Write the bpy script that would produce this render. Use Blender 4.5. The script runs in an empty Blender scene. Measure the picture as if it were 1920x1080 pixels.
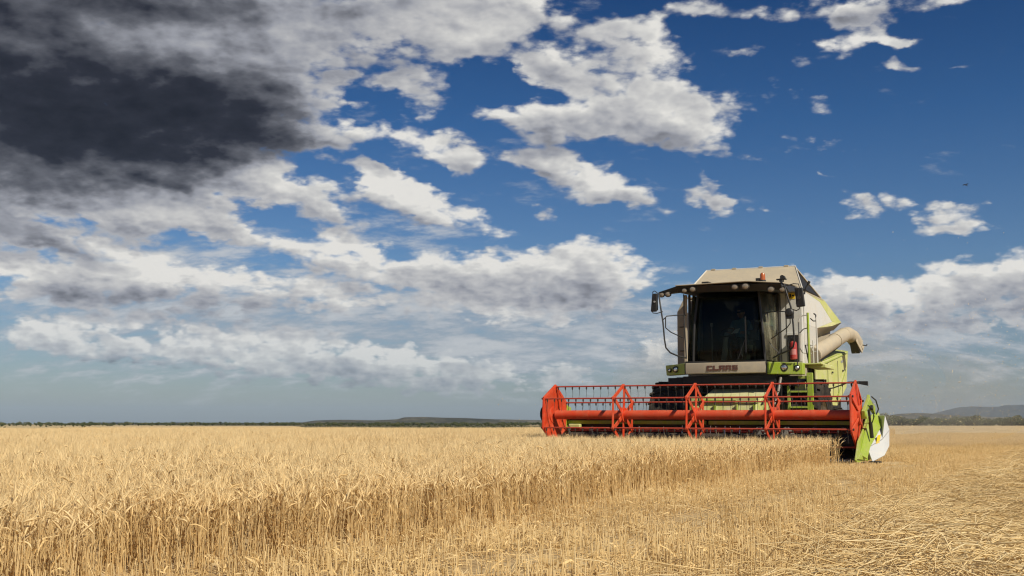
import bpy, math, random
import numpy as np
from mathutils import Vector, Matrix
random.seed(7)
RNG = np.random.default_rng(11)
R = math.radians
scene = bpy.context.scene
COL = scene.collection

# ------------------------------------------------------------------ camera
CAM_H = 0.71
F_PX = 1950.0                       # focal length in pixels of a 1920 wide frame
PITCH = math.atan(255 / F_PX)
cam_data = bpy.data.cameras.new("camera")
cam_data.sensor_width = 36.0
cam_data.lens = 36.0 * F_PX / 1920.0
cam_data.clip_start = 0.05
cam_data.clip_end = 60000.0
cam = bpy.data.objects.new("camera", cam_data)
COL.objects.link(cam)
cam.location = (0, 0, CAM_H)
cam.rotation_euler = (math.pi / 2 + PITCH, 0, 0)
scene.camera = cam

# ------------------------------------------------------------------ render, exposure
scene.view_settings.view_transform = 'Standard'
scene.view_settings.look = 'None'
scene.view_settings.gamma = 1.0
scene.view_settings.use_curve_mapping = False
scene.view_settings.exposure = 0.15
cy = scene.cycles
cy.max_bounces = 8
cy.diffuse_bounces = 3
cy.glossy_bounces = 3
cy.transmission_bounces = 4
cy.transparent_max_bounces = 12
cy.volume_bounces = 0
cy.use_denoising = True
try:
    cy.denoiser = 'OPENIMAGEDENOISE'
    cy.denoising_prefilter = 'ACCURATE'
except Exception:
    pass
cy.sample_clamp_indirect = 6.0
cy.filter_width = 1.2
cy.use_adaptive_sampling = True
cy.adaptive_threshold = 0.012
cy.adaptive_min_samples = 24

# ------------------------------------------------------------------ sun
SUN_DIR = Vector((0.46, -0.60, 0.64)).normalized()      # towards the sun
sun_data = bpy.data.lights.new("sun", 'SUN')
sun_data.energy = 5.0
sun_data.angle = R(0.53)
sun_data.color = (1.0, 0.93, 0.80)
sun = bpy.data.objects.new("sun", sun_data)
COL.objects.link(sun)
sun.rotation_euler = SUN_DIR.to_track_quat('Z', 'Y').to_euler()
sun.location = (20, -30, 40)
SUN_EL = math.asin(SUN_DIR.z)
SUN_ROT = math.atan2(SUN_DIR.x, SUN_DIR.y)

# ------------------------------------------------------------------ node helper
class NT:
    def __init__(self, tree):
        self.t = tree
        self.n = tree.nodes
        self.l = tree.links
    def new(self, kind, **kw):
        nd = self.n.new(kind)
        for k, v in kw.items():
            setattr(nd, k, v)
        return nd
    def put(self, sock, v):
        if v is None:
            return
        if isinstance(v, bpy.types.NodeSocket):
            self.l.new(v, sock)
        elif isinstance(v, (tuple, list)):
            if len(v) == 3 and len(sock.default_value) == 4:
                v = tuple(v) + (1.0,)
            sock.default_value = v
        else:
            sock.default_value = v
    def m(self, op, a, b=None, c=None, clamp=False):
        nd = self.new('ShaderNodeMath', operation=op, use_clamp=clamp)
        for i, v in enumerate((a, b, c)):
            self.put(nd.inputs[i], v)
        return nd.outputs[0]
    def vm(self, op, a, b=None):
        nd = self.new('ShaderNodeVectorMath', operation=op)
        if op == 'SCALE':
            self.put(nd.inputs[0], a)
            self.put(nd.inputs['Scale'], b)
        else:
            self.put(nd.inputs[0], a)
            self.put(nd.inputs[1], b)
        return nd.outputs[0]
    def sep(self, v):
        nd = self.new('ShaderNodeSeparateXYZ')
        self.put(nd.inputs[0], v)
        return nd.outputs
    def comb(self, x=0.0, y=0.0, z=0.0):
        nd = self.new('ShaderNodeCombineXYZ')
        for i, v in enumerate((x, y, z)):
            self.put(nd.inputs[i], v)
        return nd.outputs[0]
    def noise(self, vec, scale, detail=4.0, rough=0.5, dist=0.0, dims='3D', lac=2.0):
        nd = self.new('ShaderNodeTexNoise', noise_dimensions=dims)
        self.put(nd.inputs['Vector'], vec)
        nd.inputs['Scale'].default_value = scale
        nd.inputs['Detail'].default_value = detail
        nd.inputs['Roughness'].default_value = rough
        nd.inputs['Lacunarity'].default_value = lac
        nd.inputs['Distortion'].default_value = dist
        return nd.outputs
    def mix(self, fac, a, b, blend='MIX', clampf=True):
        nd = self.new('ShaderNodeMix', data_type='RGBA', blend_type=blend)
        nd.clamp_factor = clampf
        self.put(nd.inputs[0], fac)
        self.put(nd.inputs[6], a)
        self.put(nd.inputs[7], b)
        return nd.outputs[2]
    def step(self, v, lo, hi, a=0.0, b=1.0, smooth=True):
        nd = self.new('ShaderNodeMapRange')
        nd.interpolation_type = 'SMOOTHSTEP' if smooth else 'LINEAR'
        nd.clamp = True
        self.put(nd.inputs[0], v)
        for i, x in enumerate((lo, hi, a, b)):
            self.put(nd.inputs[1 + i], x)
        return nd.outputs[0]
    def ramp(self, fac, stops, interp='LINEAR'):
        nd = self.new('ShaderNodeValToRGB')
        cr = nd.color_ramp
        cr.interpolation = interp
        while len(cr.elements) < len(stops):
            cr.elements.new(0.5)
        for e, (p, c) in zip(cr.elements, stops):
            e.position = p
            e.color = (*c, 1.0)
        self.put(nd.inputs[0], fac)
        return nd.outputs[0]

# ------------------------------------------------------------------ sky
def px_dir(px, py):
    """direction of a point of the sky, from where the photograph shows it"""
    a = (px - 960) / F_PX
    b = (540 - py) / F_PX
    d = Vector((a, math.cos(PITCH) - b * math.sin(PITCH), math.sin(PITCH) + b * math.cos(PITCH)))
    return d.normalized()
def az_el(px, py):
    d = px_dir(px, py)
    return math.degrees(math.atan2(d.x, d.y)), math.degrees(math.asin(d.z))

# cloud cells: centre, radii, tilt (down to the right positive), weight
COVER = [
 (120,40,560,210,0,2.0),(560,30,480,160,0,2.0),(860,5,250,100,-14,1.7),
 (180,220,500,190,0,2.0),(420,190,240,110,5,1.6),(90,330,420,100,3,1.6),(500,240,70,40,20,.7),
 (120,372,330,80,6,1.4),(330,345,260,60,0,1.2),(240,422,80,36,0,1.1),(470,292,120,30,6,1.2),(350,285,110,30,-10,1.1),
 (520,350,170,48,3,1.3),(600,385,160,48,12,1.3),(740,365,170,52,14,1.4),(840,405,190,46,18,1.4),
 (700,322,110,28,20,1.0),(700,345,60,30,60,.8),
 (740,262,240,48,8,1.6),(600,255,100,34,0,1.2),(870,300,76,42,20,1.4),
 (785,187,100,62,12,1.5),(720,148,60,28,-15,.9),(880,105,90,34,5,1.1),(633,140,36,16,0,1.0),(640,192,80,16,6,.8),
 (910,45,70,60,-50,.7),
 (1040,118,120,70,25,1.6),(1180,160,220,110,12,1.7),(1290,205,130,120,25,1.5),(1150,238,330,66,6,1.6),(1000,225,180,44,4,1.3),
 (1060,312,180,62,15,1.6),(1140,345,150,44,12,1.3),(1212,385,90,36,14,1.3),(1090,375,60,22,0,.9),(1012,390,40,24,0,.9),
 (1010,310,100,40,0,1.2),
 (1140,45,210,62,22,1.4),(1240,28,120,46,-18,1.3),(1340,18,90,34,10,1.2),(1420,14,90,34,10,1.1),(960,10,150,70,0,1.4),
 (1600,5,200,60,0,1.7),(1640,50,70,44,30,1.3),(1785,0,110,22,0,1.1),(990,130,120,40,25,1.0),
 (1575,100,150,34,0,1.5),(1388,96,70,20,0,1.1),(1690,132,66,18,10,1.0),(1790,120,110,14,6,.85),(1688,98,50,16,10,.85),
 (1515,190,110,36,18,1.0),(1435,205,80,44,10,.75),(1540,267,110,32,8,1.3),(1405,299,80,20,14,.9),(1340,376,66,38,22,1.6),
 (1540,328,34,16,10,1.1),(1622,382,76,22,14,1.1),(1598,406,80,24,4,.9),(1684,370,44,22,30,1.1),(1785,390,76,22,10,1.3),
 (1775,422,84,26,0,1.4),(1476,402,80,20,18,.85),(1316,328,50,18,40,.8),(1890,425,50,18,0,.8),(1435,150,36,16,0,.7),
 (1125,500,180,84,0,1.9),(1060,470,90,44,-20,1.2),(960,522,250,60,6,1.5),(800,490,300,56,6,1.4),(540,455,300,50,12,1.5),
 (640,430,110,44,20,1.1),(420,440,120,30,10,1.2),(300,556,540,70,3,1.6),(100,530,240,46,-2,1.5),(700,550,460,70,2,1.6),
 (1050,560,300,70,0,1.5),(300,505,260,44,0,1.1),(950,440,100,26,14,.9),
 (130,462,170,34,8,1.3),(250,462,120,36,8,1.2),(14,432,80,50,10,1.4),(10,490,70,26,5,1.2),(60,445,60,18,10,1.0),
 (60,640,260,70,6,1.8),(330,655,320,62,5,1.8),(560,682,260,60,6,1.7),(780,690,220,66,0,1.7),(930,700,200,60,0,1.6),
 (640,650,180,60,5,1.2),(480,630,400,36,8,1.2),(1240,665,110,76,0,1.5),(1066,700,80,34,0,1.1),(1150,650,240,60,0,.9),
 (1800,570,360,84,-4,1.7),(1890,515,230,76,-12,1.8),(1560,550,170,66,12,1.7),(1720,610,420,60,0,1.3),(1640,540,140,40,0,1.0),
 (1785,692,90,20,0,1.2),(1870,722,170,34,0,.9),(380,727,50,14,0,.6),(440,722,50,12,0,.6),(870,735,300,40,0,.9),
 (1050,600,300,40,0,.9),
]
VEIL = [(420,610,1000,190,2,1.15),(1100,610,480,170,0,1.0),(1750,640,560,130,0,1.0),(200,440,420,90,0,.5),(760,440,420,90,8,.5),(1000,330,420,120,10,.35),(600,200,200,120,0,.4),(950,60,260,90,0,.5)]
DARK = [
 (-20,100,620,190,0,.70),(420,60,460,150,0,.16),(120,262,560,110,3,.5),(-60,-10,360,110,0,.6),(640,60,300,90,-5,.12),(330,250,320,90,-4,.5),(250,140,420,60,0,.3),
 (40,262,420,100,3,1.0),(260,205,420,100,2,.9),(430,200,170,70,-6,.55),(20,20,340,80,0,.75),(330,10,260,36,0,.6),(120,170,380,90,-4,.55),
 (100,375,260,50,6,.35),(330,345,40,14,10,.5),(270,338,50,12,6,.5),(380,310,60,24,20,.45),(420,588,460,44,3,.42),(150,478,110,20,14,1.0),
 (1120,265,340,54,6,.42),(1060,340,160,26,14,.3),(760,290,180,20,10,.3),(760,400,200,26,14,.3),(1100,40,200,30,10,.25),(1620,30,120,24,0,.2),(950,550,460,36,0,.25),(650,730,300,26,4,.35),(80,675,240,20,3,.4),(330,690,240,20,4,.4),(1880,560,200,40,-6,.3),(1560,580,160,26,0,.3),(60,688,170,16,0,.65),(1785,692,110,24,0,1.0),(882,684,70,26,0,.6),
 (640,700,160,40,0,.35),(300,695,260,22,4,.4),(1770,610,380,30,0,.2),(560,100,300,60,0,.22),(660,20,160,40,0,.4),
 (1110,580,200,44,0,.2),(310,560,260,26,0,.35),(500,255,90,40,20,.3),(380,727,50,14,0,.7),(870,740,300,40,0,.35),
]
LIGHT = [(90,612,240,34,3,.6),(330,640,260,34,4,.6),(560,662,220,34,6,.5),(780,668,200,40,3,.7),(930,690,160,30,0,.4),(1240,650,110,50,0,.6),(1120,462,170,40,0,.6),(1880,478,200,34,-12,.5),(1560,520,120,30,10,.4),(1080,110,140,40,20,.4),(560,445,260,26,12,.35),(300,500,260,26,0,.35),
         (230,60,230,60,6,.5),(20,75,120,30,5,.35),(420,90,300,40,5,.25),(740,40,260,70,-10,.35),(1080,80,120,40,20,.2)]

world = bpy.data.worlds.new("World")
scene.world = world
world.use_nodes = True
W = NT(world.node_tree)
W.n.clear()
SKY_STRENGTH = 0.10
out = W.new('ShaderNodeOutputWorld')
bg = W.new('ShaderNodeBackground')
bg.inputs['Strength'].default_value = SKY_STRENGTH
W.l.new(bg.outputs[0], out.inputs[0])
tc = W.new('ShaderNodeTexCoord')
d = W.vm('NORMALIZE', tc.outputs['Generated'])
dx, dy, dz = W.sep(d)
az = W.m('MULTIPLY', W.m('ARCTAN2', dx, dy), 57.2958)
el = W.m('MULTIPLY', W.m('ARCSINE', dz), 57.2958)
s_ = W.m('DIVIDE', 1.0, W.m('ADD', W.m('MAXIMUM', dz, 0.0), 0.40))
Q = W.comb(W.m('MULTIPLY', dx, s_), W.m('MULTIPLY', dy, s_), W.m('MULTIPLY', dz, 1.2))
ae = W.comb(az, el, 0.0)
warp = W.noise(Q, 9.0, 7.0, 0.58)[1]
warp = W.vm('SUBTRACT', warp, (0.5, 0.5, 0.5))
wamp = W.step(el, 0.0, 22.0, 1.6, 4.4, smooth=False)
warp2 = W.vm('MULTIPLY', W.vm('SCALE', warp, wamp), (1.35, 0.75, 0.0))
aew = W.vm('ADD', ae, warp2)

def blobs(vec, lst):
    acc = None
    for (cx, cy_, rx, ry, ang, w) in lst:
        if rx < 90 and lst is COVER:
            w *= 1.25; rx *= 1.12; ry *= 1.12
        a, e = az_el(cx, cy_)
        mp = W.new('ShaderNodeMapping', vector_type='TEXTURE')
        W.put(mp.inputs['Vector'], vec)
        mp.inputs['Location'].default_value = (a, e, 0)
        mp.inputs['Rotation'].default_value = (0, 0, -R(ang))
        mp.inputs['Scale'].default_value = (rx / 34.0, ry / 34.0, 1)
        g = W.new('ShaderNodeTexGradient', gradient_type='SPHERICAL')
        W.l.new(mp.outputs[0], g.inputs[0])
        if acc is None:
            acc = W.m('MULTIPLY', g.outputs['Fac'], w)
        else:
            acc = W.m('MULTIPLY_ADD', g.outputs['Fac'], w, acc)
    return acc
Kraw = blobs(aew, COVER)
K = W.m('MULTIPLY', Kraw, 0.85)
BIG = [c for c in COVER if c[2] >= 150]
Kbig = W.m('MULTIPLY', blobs(aew, BIG), 0.85)
Kup = W.m('MULTIPLY', blobs(W.vm('ADD', aew, (0.55, 0.95, 0.0)), BIG), 0.85)
top = W.m('SUBTRACT', W.m('MINIMUM', Kbig, 1.3), W.m('MINIMUM', Kup, 1.3))
K = W.m('MINIMUM', K, 1.75)
# beyond the part of the sky the photograph shows the broken cloud goes on
g0 = W.noise(Q, 2.2, 3.0, 0.5)[0]
beyond = W.step(W.m('MAXIMUM', W.m('DIVIDE', W.m('ABSOLUTE', az), 32.0), W.m('DIVIDE', el, 27.0)), 0.95, 1.15)
K = W.m('ADD', K, W.m('MULTIPLY', W.step(g0, 0.46, 0.66, 0.0, 1.3), beyond))
fb = W.noise(Q, 15.0, 10.0, 0.56)[0]
def billow(vec):
    v = W.new('ShaderNodeTexVoronoi', voronoi_dimensions='3D', feature='SMOOTH_F1')
    W.put(v.inputs['Vector'], vec)
    v.inputs['Scale'].default_value = 26.0
    v.inputs['Detail'].default_value = 2.2
    v.inputs['Roughness'].default_value = 0.5
    v.inputs['Smoothness'].default_value = 0.35
    return v.outputs['Distance']
Qw = W.vm('ADD', Q, W.vm('SCALE', warp, 0.022))
bl = billow(Qw)
bl2 = billow(W.vm('ADD', Qw, (0.006, -0.004, 0.008)))
sm = W.noise(Q, 13.0, 4.5, 0.50)[0]
sm2 = W.noise(W.vm('ADD', Q, (0.010, -0.006, 0.014)), 13.0, 4.5, 0.50)[0]
wis = W.noise(W.vm('MULTIPLY', Q, (1.0, 1.7, 1.7)), 60.0, 8.0, 0.66)[0]
dens = W.m('MULTIPLY_ADD', W.m('SUBTRACT', fb, 0.5), 1.7, K)
dens = W.m('MULTIPLY_ADD', W.m('SUBTRACT', 0.42, bl), 0.75, dens)
# low down the heaps are seen from the side: rounder billows
lowm = W.step(el, 4.5, 9.0, 1.0, 0.0)
Q2 = W.vm('ADD', W.comb(W.m('MULTIPLY', az, 0.030), W.m('MULTIPLY', el, 0.036), 3.0), W.vm('SCALE', warp, 0.03))
bq = billow(Q2)
bq2 = billow(W.vm('ADD', Q2, (0.010, 0.012, 0.0)))
dens = W.m('MULTIPLY_ADD', W.m('MULTIPLY', W.m('SUBTRACT', 0.40, bq), lowm), 0.9, dens)
dens = W.m('MULTIPLY_ADD', lowm, 0.10, dens)
dens = W.m('MULTIPLY_ADD', W.m('SUBTRACT', wis, 0.5), 0.45, dens)
alpha = W.m('POWER', W.step(dens, 0.26, 0.98), 1.25)
# relief: the side of each billow that looks to the sun is lighter
rel = W.m('SUBTRACT', sm, sm2)
big1 = W.noise(Q, 6.0, 3.0, 0.5)[0]
thick = W.step(dens, 0.6, 1.9)
aed = W.vm('ADD', ae, W.vm('SCALE', warp2, 0.75))
S = blobs(aed, DARK)
L_ = blobs(aed, LIGHT)
sbase = W.m('MULTIPLY', beyond, W.step(g0, 0.55, 0.75, 0.0, 0.5))
S = W.m('ADD', S, sbase)
S = W.m('MULTIPLY', W.m('SUBTRACT', 1.0, W.m('POWER', 2.718, W.m('MULTIPLY', S, -1.15))), 1.0)
calm = W.m('SUBTRACT', 1.0, W.m('MULTIPLY', S, 0.74), clamp=True)
det = W.m('MULTIPLY', rel, 1.0)
det = W.m('MULTIPLY_ADD', W.m('MULTIPLY', W.m('SUBTRACT', bq2, bq), lowm), 0.5, det)
det = W.m('MULTIPLY_ADD', W.m('SUBTRACT', bl2, bl), 0.30, det)
det = W.m('MULTIPLY_ADD', top, 0.46, det)
det = W.m('MULTIPLY_ADD', W.m('SUBTRACT', fb, 0.5), 0.22, det)
det = W.m('MULTIPLY_ADD', W.m('SUBTRACT', big1, 0.5), 0.55, det)
det = W.m('MULTIPLY', det, W.m('MULTIPLY_ADD', lowm, -0.25, 1.0))
det = W.m('SMOOTH_MAX', det, -0.20, 0.15)
lum = W.m('MULTIPLY_ADD', det, calm, 0.78)
lum = W.m('MULTIPLY_ADD', thick, -0.22, lum)
lum = W.m('MULTIPLY_ADD', L_, 0.30, lum)
lum = W.m('SUBTRACT', lum, W.m('MULTIPLY', S, 0.80))
lum = W.m('DIVIDE', W.m('ADD', lum, 0.25), 1.25, clamp=True)
ccol = W.ramp(lum, [(0.0, (0.004, 0.005, 0.010)), (0.20, (0.020, 0.022, 0.033)), (0.38, (0.11, 0.115, 0.135)), (0.56, (0.29, 0.30, 0.335)),
                    (0.72, (0.44, 0.44, 0.45)), (0.88, (0.57, 0.565, 0.55)), (1.0, (0.70, 0.685, 0.65))])
ccol = W.vm('SCALE', ccol, 1.0 / SKY_STRENGTH)
sky = W.new('ShaderNodeTexSky', sky_type='NISHITA')
sky.sun_disc = False
sky.sun_elevation = SUN_EL
sky.sun_rotation = SUN_ROT
sky.altitude = 300
sky.air_density = 1.0
sky.dust_density = 1.0
sky.ozone_density = 3.0
SKYTINT = W.ramp(W.m('DIVIDE', el, 25.0, clamp=True), [
    (0.0, (0.56, 0.555, 0.55)), (0.12, (0.50, 0.53, 0.57)), (0.35, (0.38, 0.51, 0.64)),
    (0.65, (0.17, 0.36, 0.56)), (1.0, (0.045, 0.20, 0.40))])
skyc = W.mix(1.0, sky.outputs[0], SKYTINT, 'MULTIPLY')
# low clouds and low sky sink into the same grey air
lowair = W.step(el, 0.0, 2.6, 1.0, 0.0)
alpha = W.m('MULTIPLY', alpha, W.m('SUBTRACT', 1.0, W.m('MULTIPLY', lowair, 0.75)))
fade = W.step(el, 0.8, 7.0, 0.35, 0.0)
ccol = W.mix(fade, ccol, skyc)
# thin torn veils between the heaps
V_ = blobs(aed, VEIL)
vn = W.noise(W.vm('MULTIPLY', Q, (1.0, 1.8, 1.8)), 9.0, 8.0, 0.62)[0]
va = W.m('MULTIPLY', W.step(W.m('MULTIPLY_ADD', W.m('MINIMUM', V_, 1.0), 0.42, vn), 0.62, 0.94), 0.85)
vcol = W.mix(W.step(vn, 0.4, 0.65), (0.30 / SKY_STRENGTH, 0.34 / SKY_STRENGTH, 0.39 / SKY_STRENGTH), (0.50 / SKY_STRENGTH, 0.51 / SKY_STRENGTH, 0.52 / SKY_STRENGTH))
skyv = W.mix(W.m('MULTIPLY', va, W.step(el, 0.2, 2.5)), skyc, vcol)
final = W.mix(alpha, skyv, ccol)
W.l.new(final, bg.inputs['Color'])
world.cycles.sampling_method = 'MANUAL'
world.cycles.sample_map_resolution = 512

# ------------------------------------------------------------------ object helpers
def tag(o, label=None, cat=None, group=None, kind=None):
    if label: o['label'] = label
    if cat: o['category'] = cat
    if group: o['group'] = group
    if kind: o['kind'] = kind
    return o

def mesh_from(name, verts, faces, mat=None, smooth=None):
    me = bpy.data.meshes.new(name)
    me.from_pydata([tuple(v) for v in verts], [], faces)
    me.update()
    if smooth is not None:
        me.shade_smooth()
        me.set_sharp_from_angle(angle=R(smooth))
    if mat: me.materials.append(mat)
    return me

def mesh_np(name, V, quads=None, tris=None, mat=None, smooth=False):
    """fast mesh from numpy arrays"""
    me = bpy.data.meshes.new(name)
    V = np.asarray(V, dtype=np.float32)
    nq = 0 if quads is None else len(quads)
    nt = 0 if tris is None else len(tris)
    me.vertices.add(len(V))
    me.vertices.foreach_set('co', V.ravel())
    loops = []
    starts = []
    if nq:
        loops.append(np.asarray(quads, dtype=np.int32).ravel())
        starts.append(np.arange(nq, dtype=np.int32) * 4)
    if nt:
        loops.append(np.asarray(tris, dtype=np.int32).ravel())
        starts.append(nq * 4 + np.arange(nt, dtype=np.int32) * 3)
    loops = np.concatenate(loops)
    me.loops.add(len(loops))
    me.loops.foreach_set('vertex_index', loops)
    me.polygons.add(nq + nt)
    me.polygons.foreach_set('loop_start', np.concatenate(starts))
    me.update(calc_edges=True)
    me.validate()
    if smooth:
        me.shade_smooth()
    if mat: me.materials.append(mat)
    return me

def link(name, me, parent=None, loc=None, rot=None):
    o = bpy.data.objects.new(name, me)
    COL.objects.link(o)
    if parent is not None: o.parent = parent
    if loc is not None: o.location = loc
    if rot is not None: o.rotation_euler = rot
    return o

def vattr(me, name, arr):
    a = me.attributes.new(name, 'FLOAT', 'POINT')
    a.data.foreach_set('value', np.asarray(arr, dtype=np.float32).ravel())

# ------------------------------------------------------------------ materials
def material(name):
    m = bpy.data.materials.new(name)
    m.use_nodes = True
    nt = NT(m.node_tree)
    nt.n.clear()
    o = nt.new('ShaderNodeOutputMaterial')
    b = nt.new('ShaderNodeBsdfPrincipled')
    nt.l.new(b.outputs[0], o.inputs[0])
    return m, nt, b, o

def paint(name, col, rough=0.42, dust=0.35, dustcol=(0.42, 0.34, 0.22), metallic=0.0, spec=0.5, scale=3.0, scratch=0.0, bump=0.0):
    """machine paint under field dust: blotches, streaks down the sheet and fine speckle"""
    m, N, b, o = material(name)
    tc = N.new('ShaderNodeTexCoord').outputs['Object']
    n1 = N.noise(tc, scale, 6.0, 0.6)[0]
    n2 = N.noise(N.vm('MULTIPLY', tc, (9.0, 9.0, 1.2)), 2.2, 4.0, 0.6)[0]
    n3 = N.noise(tc, 60.0, 3.0, 0.6)[0]
    n4 = N.noise(tc, scale * 4.0, 8.0, 0.72)[0]
    geo = N.new('ShaderNodeNewGeometry')
    nz = N.sep(geo.outputs['Normal'])[2]
    up = N.m('MULTIPLY', N.m('MAXIMUM', nz, 0.0), 0.55)
    f = N.m('ADD', N.step(n1, 0.35, 0.72, 0.0, 0.6), N.step(n2, 0.45, 0.75, 0.0, 0.45))
    f = N.m('ADD', f, N.step(n4, 0.52, 0.66, 0.0, 0.5))
    f = N.m('ADD', f, up)
    f = N.m('MULTIPLY_ADD', N.m('SUBTRACT', n3, 0.5), 0.5, f)
    f = N.m('MULTIPLY', f, dust, clamp=True)
    c = N.mix(N.m('MULTIPLY', N.step(n3, 0.3, 0.7), 0.25), col, tuple(x * 0.75 for x in col))
    c = N.mix(f, c, dustcol)
    N.put(b.inputs['Base Color'], c)
    N.put(b.inputs['Roughness'], N.m('ADD', rough, N.m('MULTIPLY', f, 0.5), clamp=True))
    b.inputs['Metallic'].default_value = metallic
    b.inputs['Specular IOR Level'].default_value = spec
    if bump:
        bp = N.new('ShaderNodeBump')
        bp.inputs['Strength'].default_value = bump
        bp.inputs['Distance'].default_value = 0.01
        N.put(bp.inputs['Height'], n1)
        N.l.new(bp.outputs[0], b.inputs['Normal'])
    return m

M = {}
M['green'] = paint('green_paint', (0.27, 0.38, 0.012), dust=0.45)
M['green_pale'] = paint('dusty_green_paint', (0.44, 0.47, 0.12), dust=0.9, dustcol=(0.52, 0.48, 0.28), rough=0.5)
M['beige'] = paint('dusty_cream_paint', (0.35, 0.30, 0.22), dust=0.85, dustcol=(0.42, 0.35, 0.24), rough=0.55)
M['white'] = paint('white_paint', (0.54, 0.53, 0.49), dust=0.5, dustcol=(0.50, 0.44, 0.34), rough=0.45)
M['plastic'] = paint('white_plastic', (0.46, 0.47, 0.47), dust=0.35, dustcol=(0.5, 0.47, 0.40), rough=0.4)
M['orange'] = paint('orange_red_paint', (0.55, 0.042, 0.009), dust=0.28, dustcol=(0.45, 0.22, 0.11), rough=0.4)
M['red_bar'] = paint('red_bar_paint', (0.40, 0.035, 0.014), dust=0.35, dustcol=(0.32, 0.14, 0.09), rough=0.5)
M['black'] = paint('black_plastic', (0.014, 0.014, 0.014), dust=0.10, dustcol=(0.14, 0.115, 0.08), rough=0.5)
M['frame'] = paint('black_frame', (0.010, 0.010, 0.010), dust=0.05, dustcol=(0.10, 0.08, 0.06), rough=0.6)
M['rubber'] = paint('tyre_rubber', (0.020, 0.018, 0.016), dust=0.30, dustcol=(0.14, 0.11, 0.075), rough=0.85, spec=0.2, bump=0.5)
M['steel'] = paint('worn_steel', (0.30, 0.29, 0.27), dust=0.5, dustcol=(0.22, 0.16, 0.10), rough=0.45, metallic=0.8)
M['darksteel'] = paint('dark_steel', (0.035, 0.032, 0.03), dust=0.3, dustcol=(0.14, 0.11, 0.07), rough=0.5, metallic=0.4)
M['red'] = paint('red_enamel', (0.33, 0.010, 0.014), dust=0.2, rough=0.3)
M['brown'] = paint('brown_lettering', (0.09, 0.030, 0.020), dust=0.3, dustcol=(0.25, 0.17, 0.11), rough=0.6)
M['yellow'] = paint('yellow_sticker', (0.75, 0.50, 0.02), dust=0.15, rough=0.5)
M['grey'] = paint('grey_sticker', (0.28, 0.28, 0.28), dust=0.15, rough=0.5)
M['seat'] = paint('seat_cloth', (0.035, 0.035, 0.04), dust=0.1, rough=0.9)
M['wood'] = paint('cardboard', (0.11, 0.075, 0.045), dust=0.1, rough=0.9)
M['cabin'] = paint('cab_lining', (0.020, 0.019, 0.017), dust=0.2, dustcol=(0.06, 0.05, 0.04), rough=0.85)

def simple(name, col, rough=0.5, metallic=0.0, spec=0.5, coat=0.0):
    m, N, b, o = material(name)
    tc = N.new('ShaderNodeTexCoord').outputs['Object']
    n = N.noise(tc, 25.0, 4.0, 0.6)[0]
    N.put(b.inputs['Base Color'], N.mix(N.m('MULTIPLY', n, 0.5), col, tuple(x * 0.6 for x in col)))
    b.inputs['Roughness'].default_value = rough
    b.inputs['Metallic'].default_value = metallic
    b.inputs['Specular IOR Level'].default_value = spec
    b.inputs['Coat Weight'].default_value = coat
    return m
M['mirror'] = simple('mirror_glass', (0.5, 0.5, 0.5), 0.05, 1.0)
M['chrome'] = simple('lamp_reflector', (0.75, 0.74, 0.70), 0.22, 0.9)
M['amber'] = simple('amber_plastic', (0.42, 0.10, 0.012), 0.25, 0.0, 0.6, 0.6)
M['lens'] = simple('lamp_lens', (0.24, 0.20, 0.15), 0.18, 0.0, 0.7, 0.8)
M['skin'] = simple('skin', (0.42, 0.22, 0.14), 0.55)
M['hair'] = simple('dark_hair', (0.02, 0.014, 0.01), 0.7)
M['shirt'] = simple('blue_shirt', (0.12, 0.22, 0.30), 0.9)
M['trousers'] = simple('dark_trousers', (0.02, 0.022, 0.03), 0.9)
M['cap'] = simple('dark_cap', (0.03, 0.032, 0.028), 0.85)
M['label'] = simple('pink_paper', (0.50, 0.18, 0.17), 0.6)
M['cloth'] = simple('pale_cloth', (0.55, 0.58, 0.56), 0.9)
M['feather'] = simple('dark_feathers', (0.02, 0.02, 0.022), 0.8)

def glass(name, tint=(0.55, 0.60, 0.55), dust=0.05):
    m = bpy.data.materials.new(name)
    m.use_nodes = True
    N = NT(m.node_tree)
    N.n.clear()
    o = N.new('ShaderNodeOutputMaterial')
    tr = N.new('ShaderNodeBsdfTransparent')
    tr.inputs[0].default_value = (*tint, 1)
    gl = N.new('ShaderNodeBsdfGlossy')
    gl.inputs['Roughness'].default_value = 0.03
    gl.inputs[0].default_value = (0.9, 0.95, 0.92, 1)
    fr = N.new('ShaderNodeFresnel')
    fr.inputs[0].default_value = 1.22
    mx = N.new('ShaderNodeMixShader')
    N.l.new(fr.outputs[0], mx.inputs[0])
    N.l.new(tr.outputs[0], mx.inputs[1])
    N.l.new(gl.outputs[0], mx.inputs[2])
    df = N.new('ShaderNodeBsdfDiffuse')
    df.inputs[0].default_value = (0.42, 0.38, 0.28, 1)
    mx2 = N.new('ShaderNodeMixShader')
    tc = N.new('ShaderNodeTexCoord').outputs['Object']
    n = N.noise(N.vm('MULTIPLY', tc, (3, 3, 1)), 2.0, 6.0, 0.65)[0]
    N.put(mx2.inputs[0], N.step(n, 0.35, 0.75, dust * 0.3, dust * 1.6))
    N.l.new(mx.outputs[0], mx2.inputs[1])
    N.l.new(df.outputs[0], mx2.inputs[2])
    N.l.new(mx2.outputs[0], o.inputs[0])
    return m
M['windscreen'] = glass('windscreen_glass', (0.58, 0.63, 0.58), 0.006)
M['sideglass'] = glass('dusty_side_glass', (0.50, 0.56, 0.48), 0.24)

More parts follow.
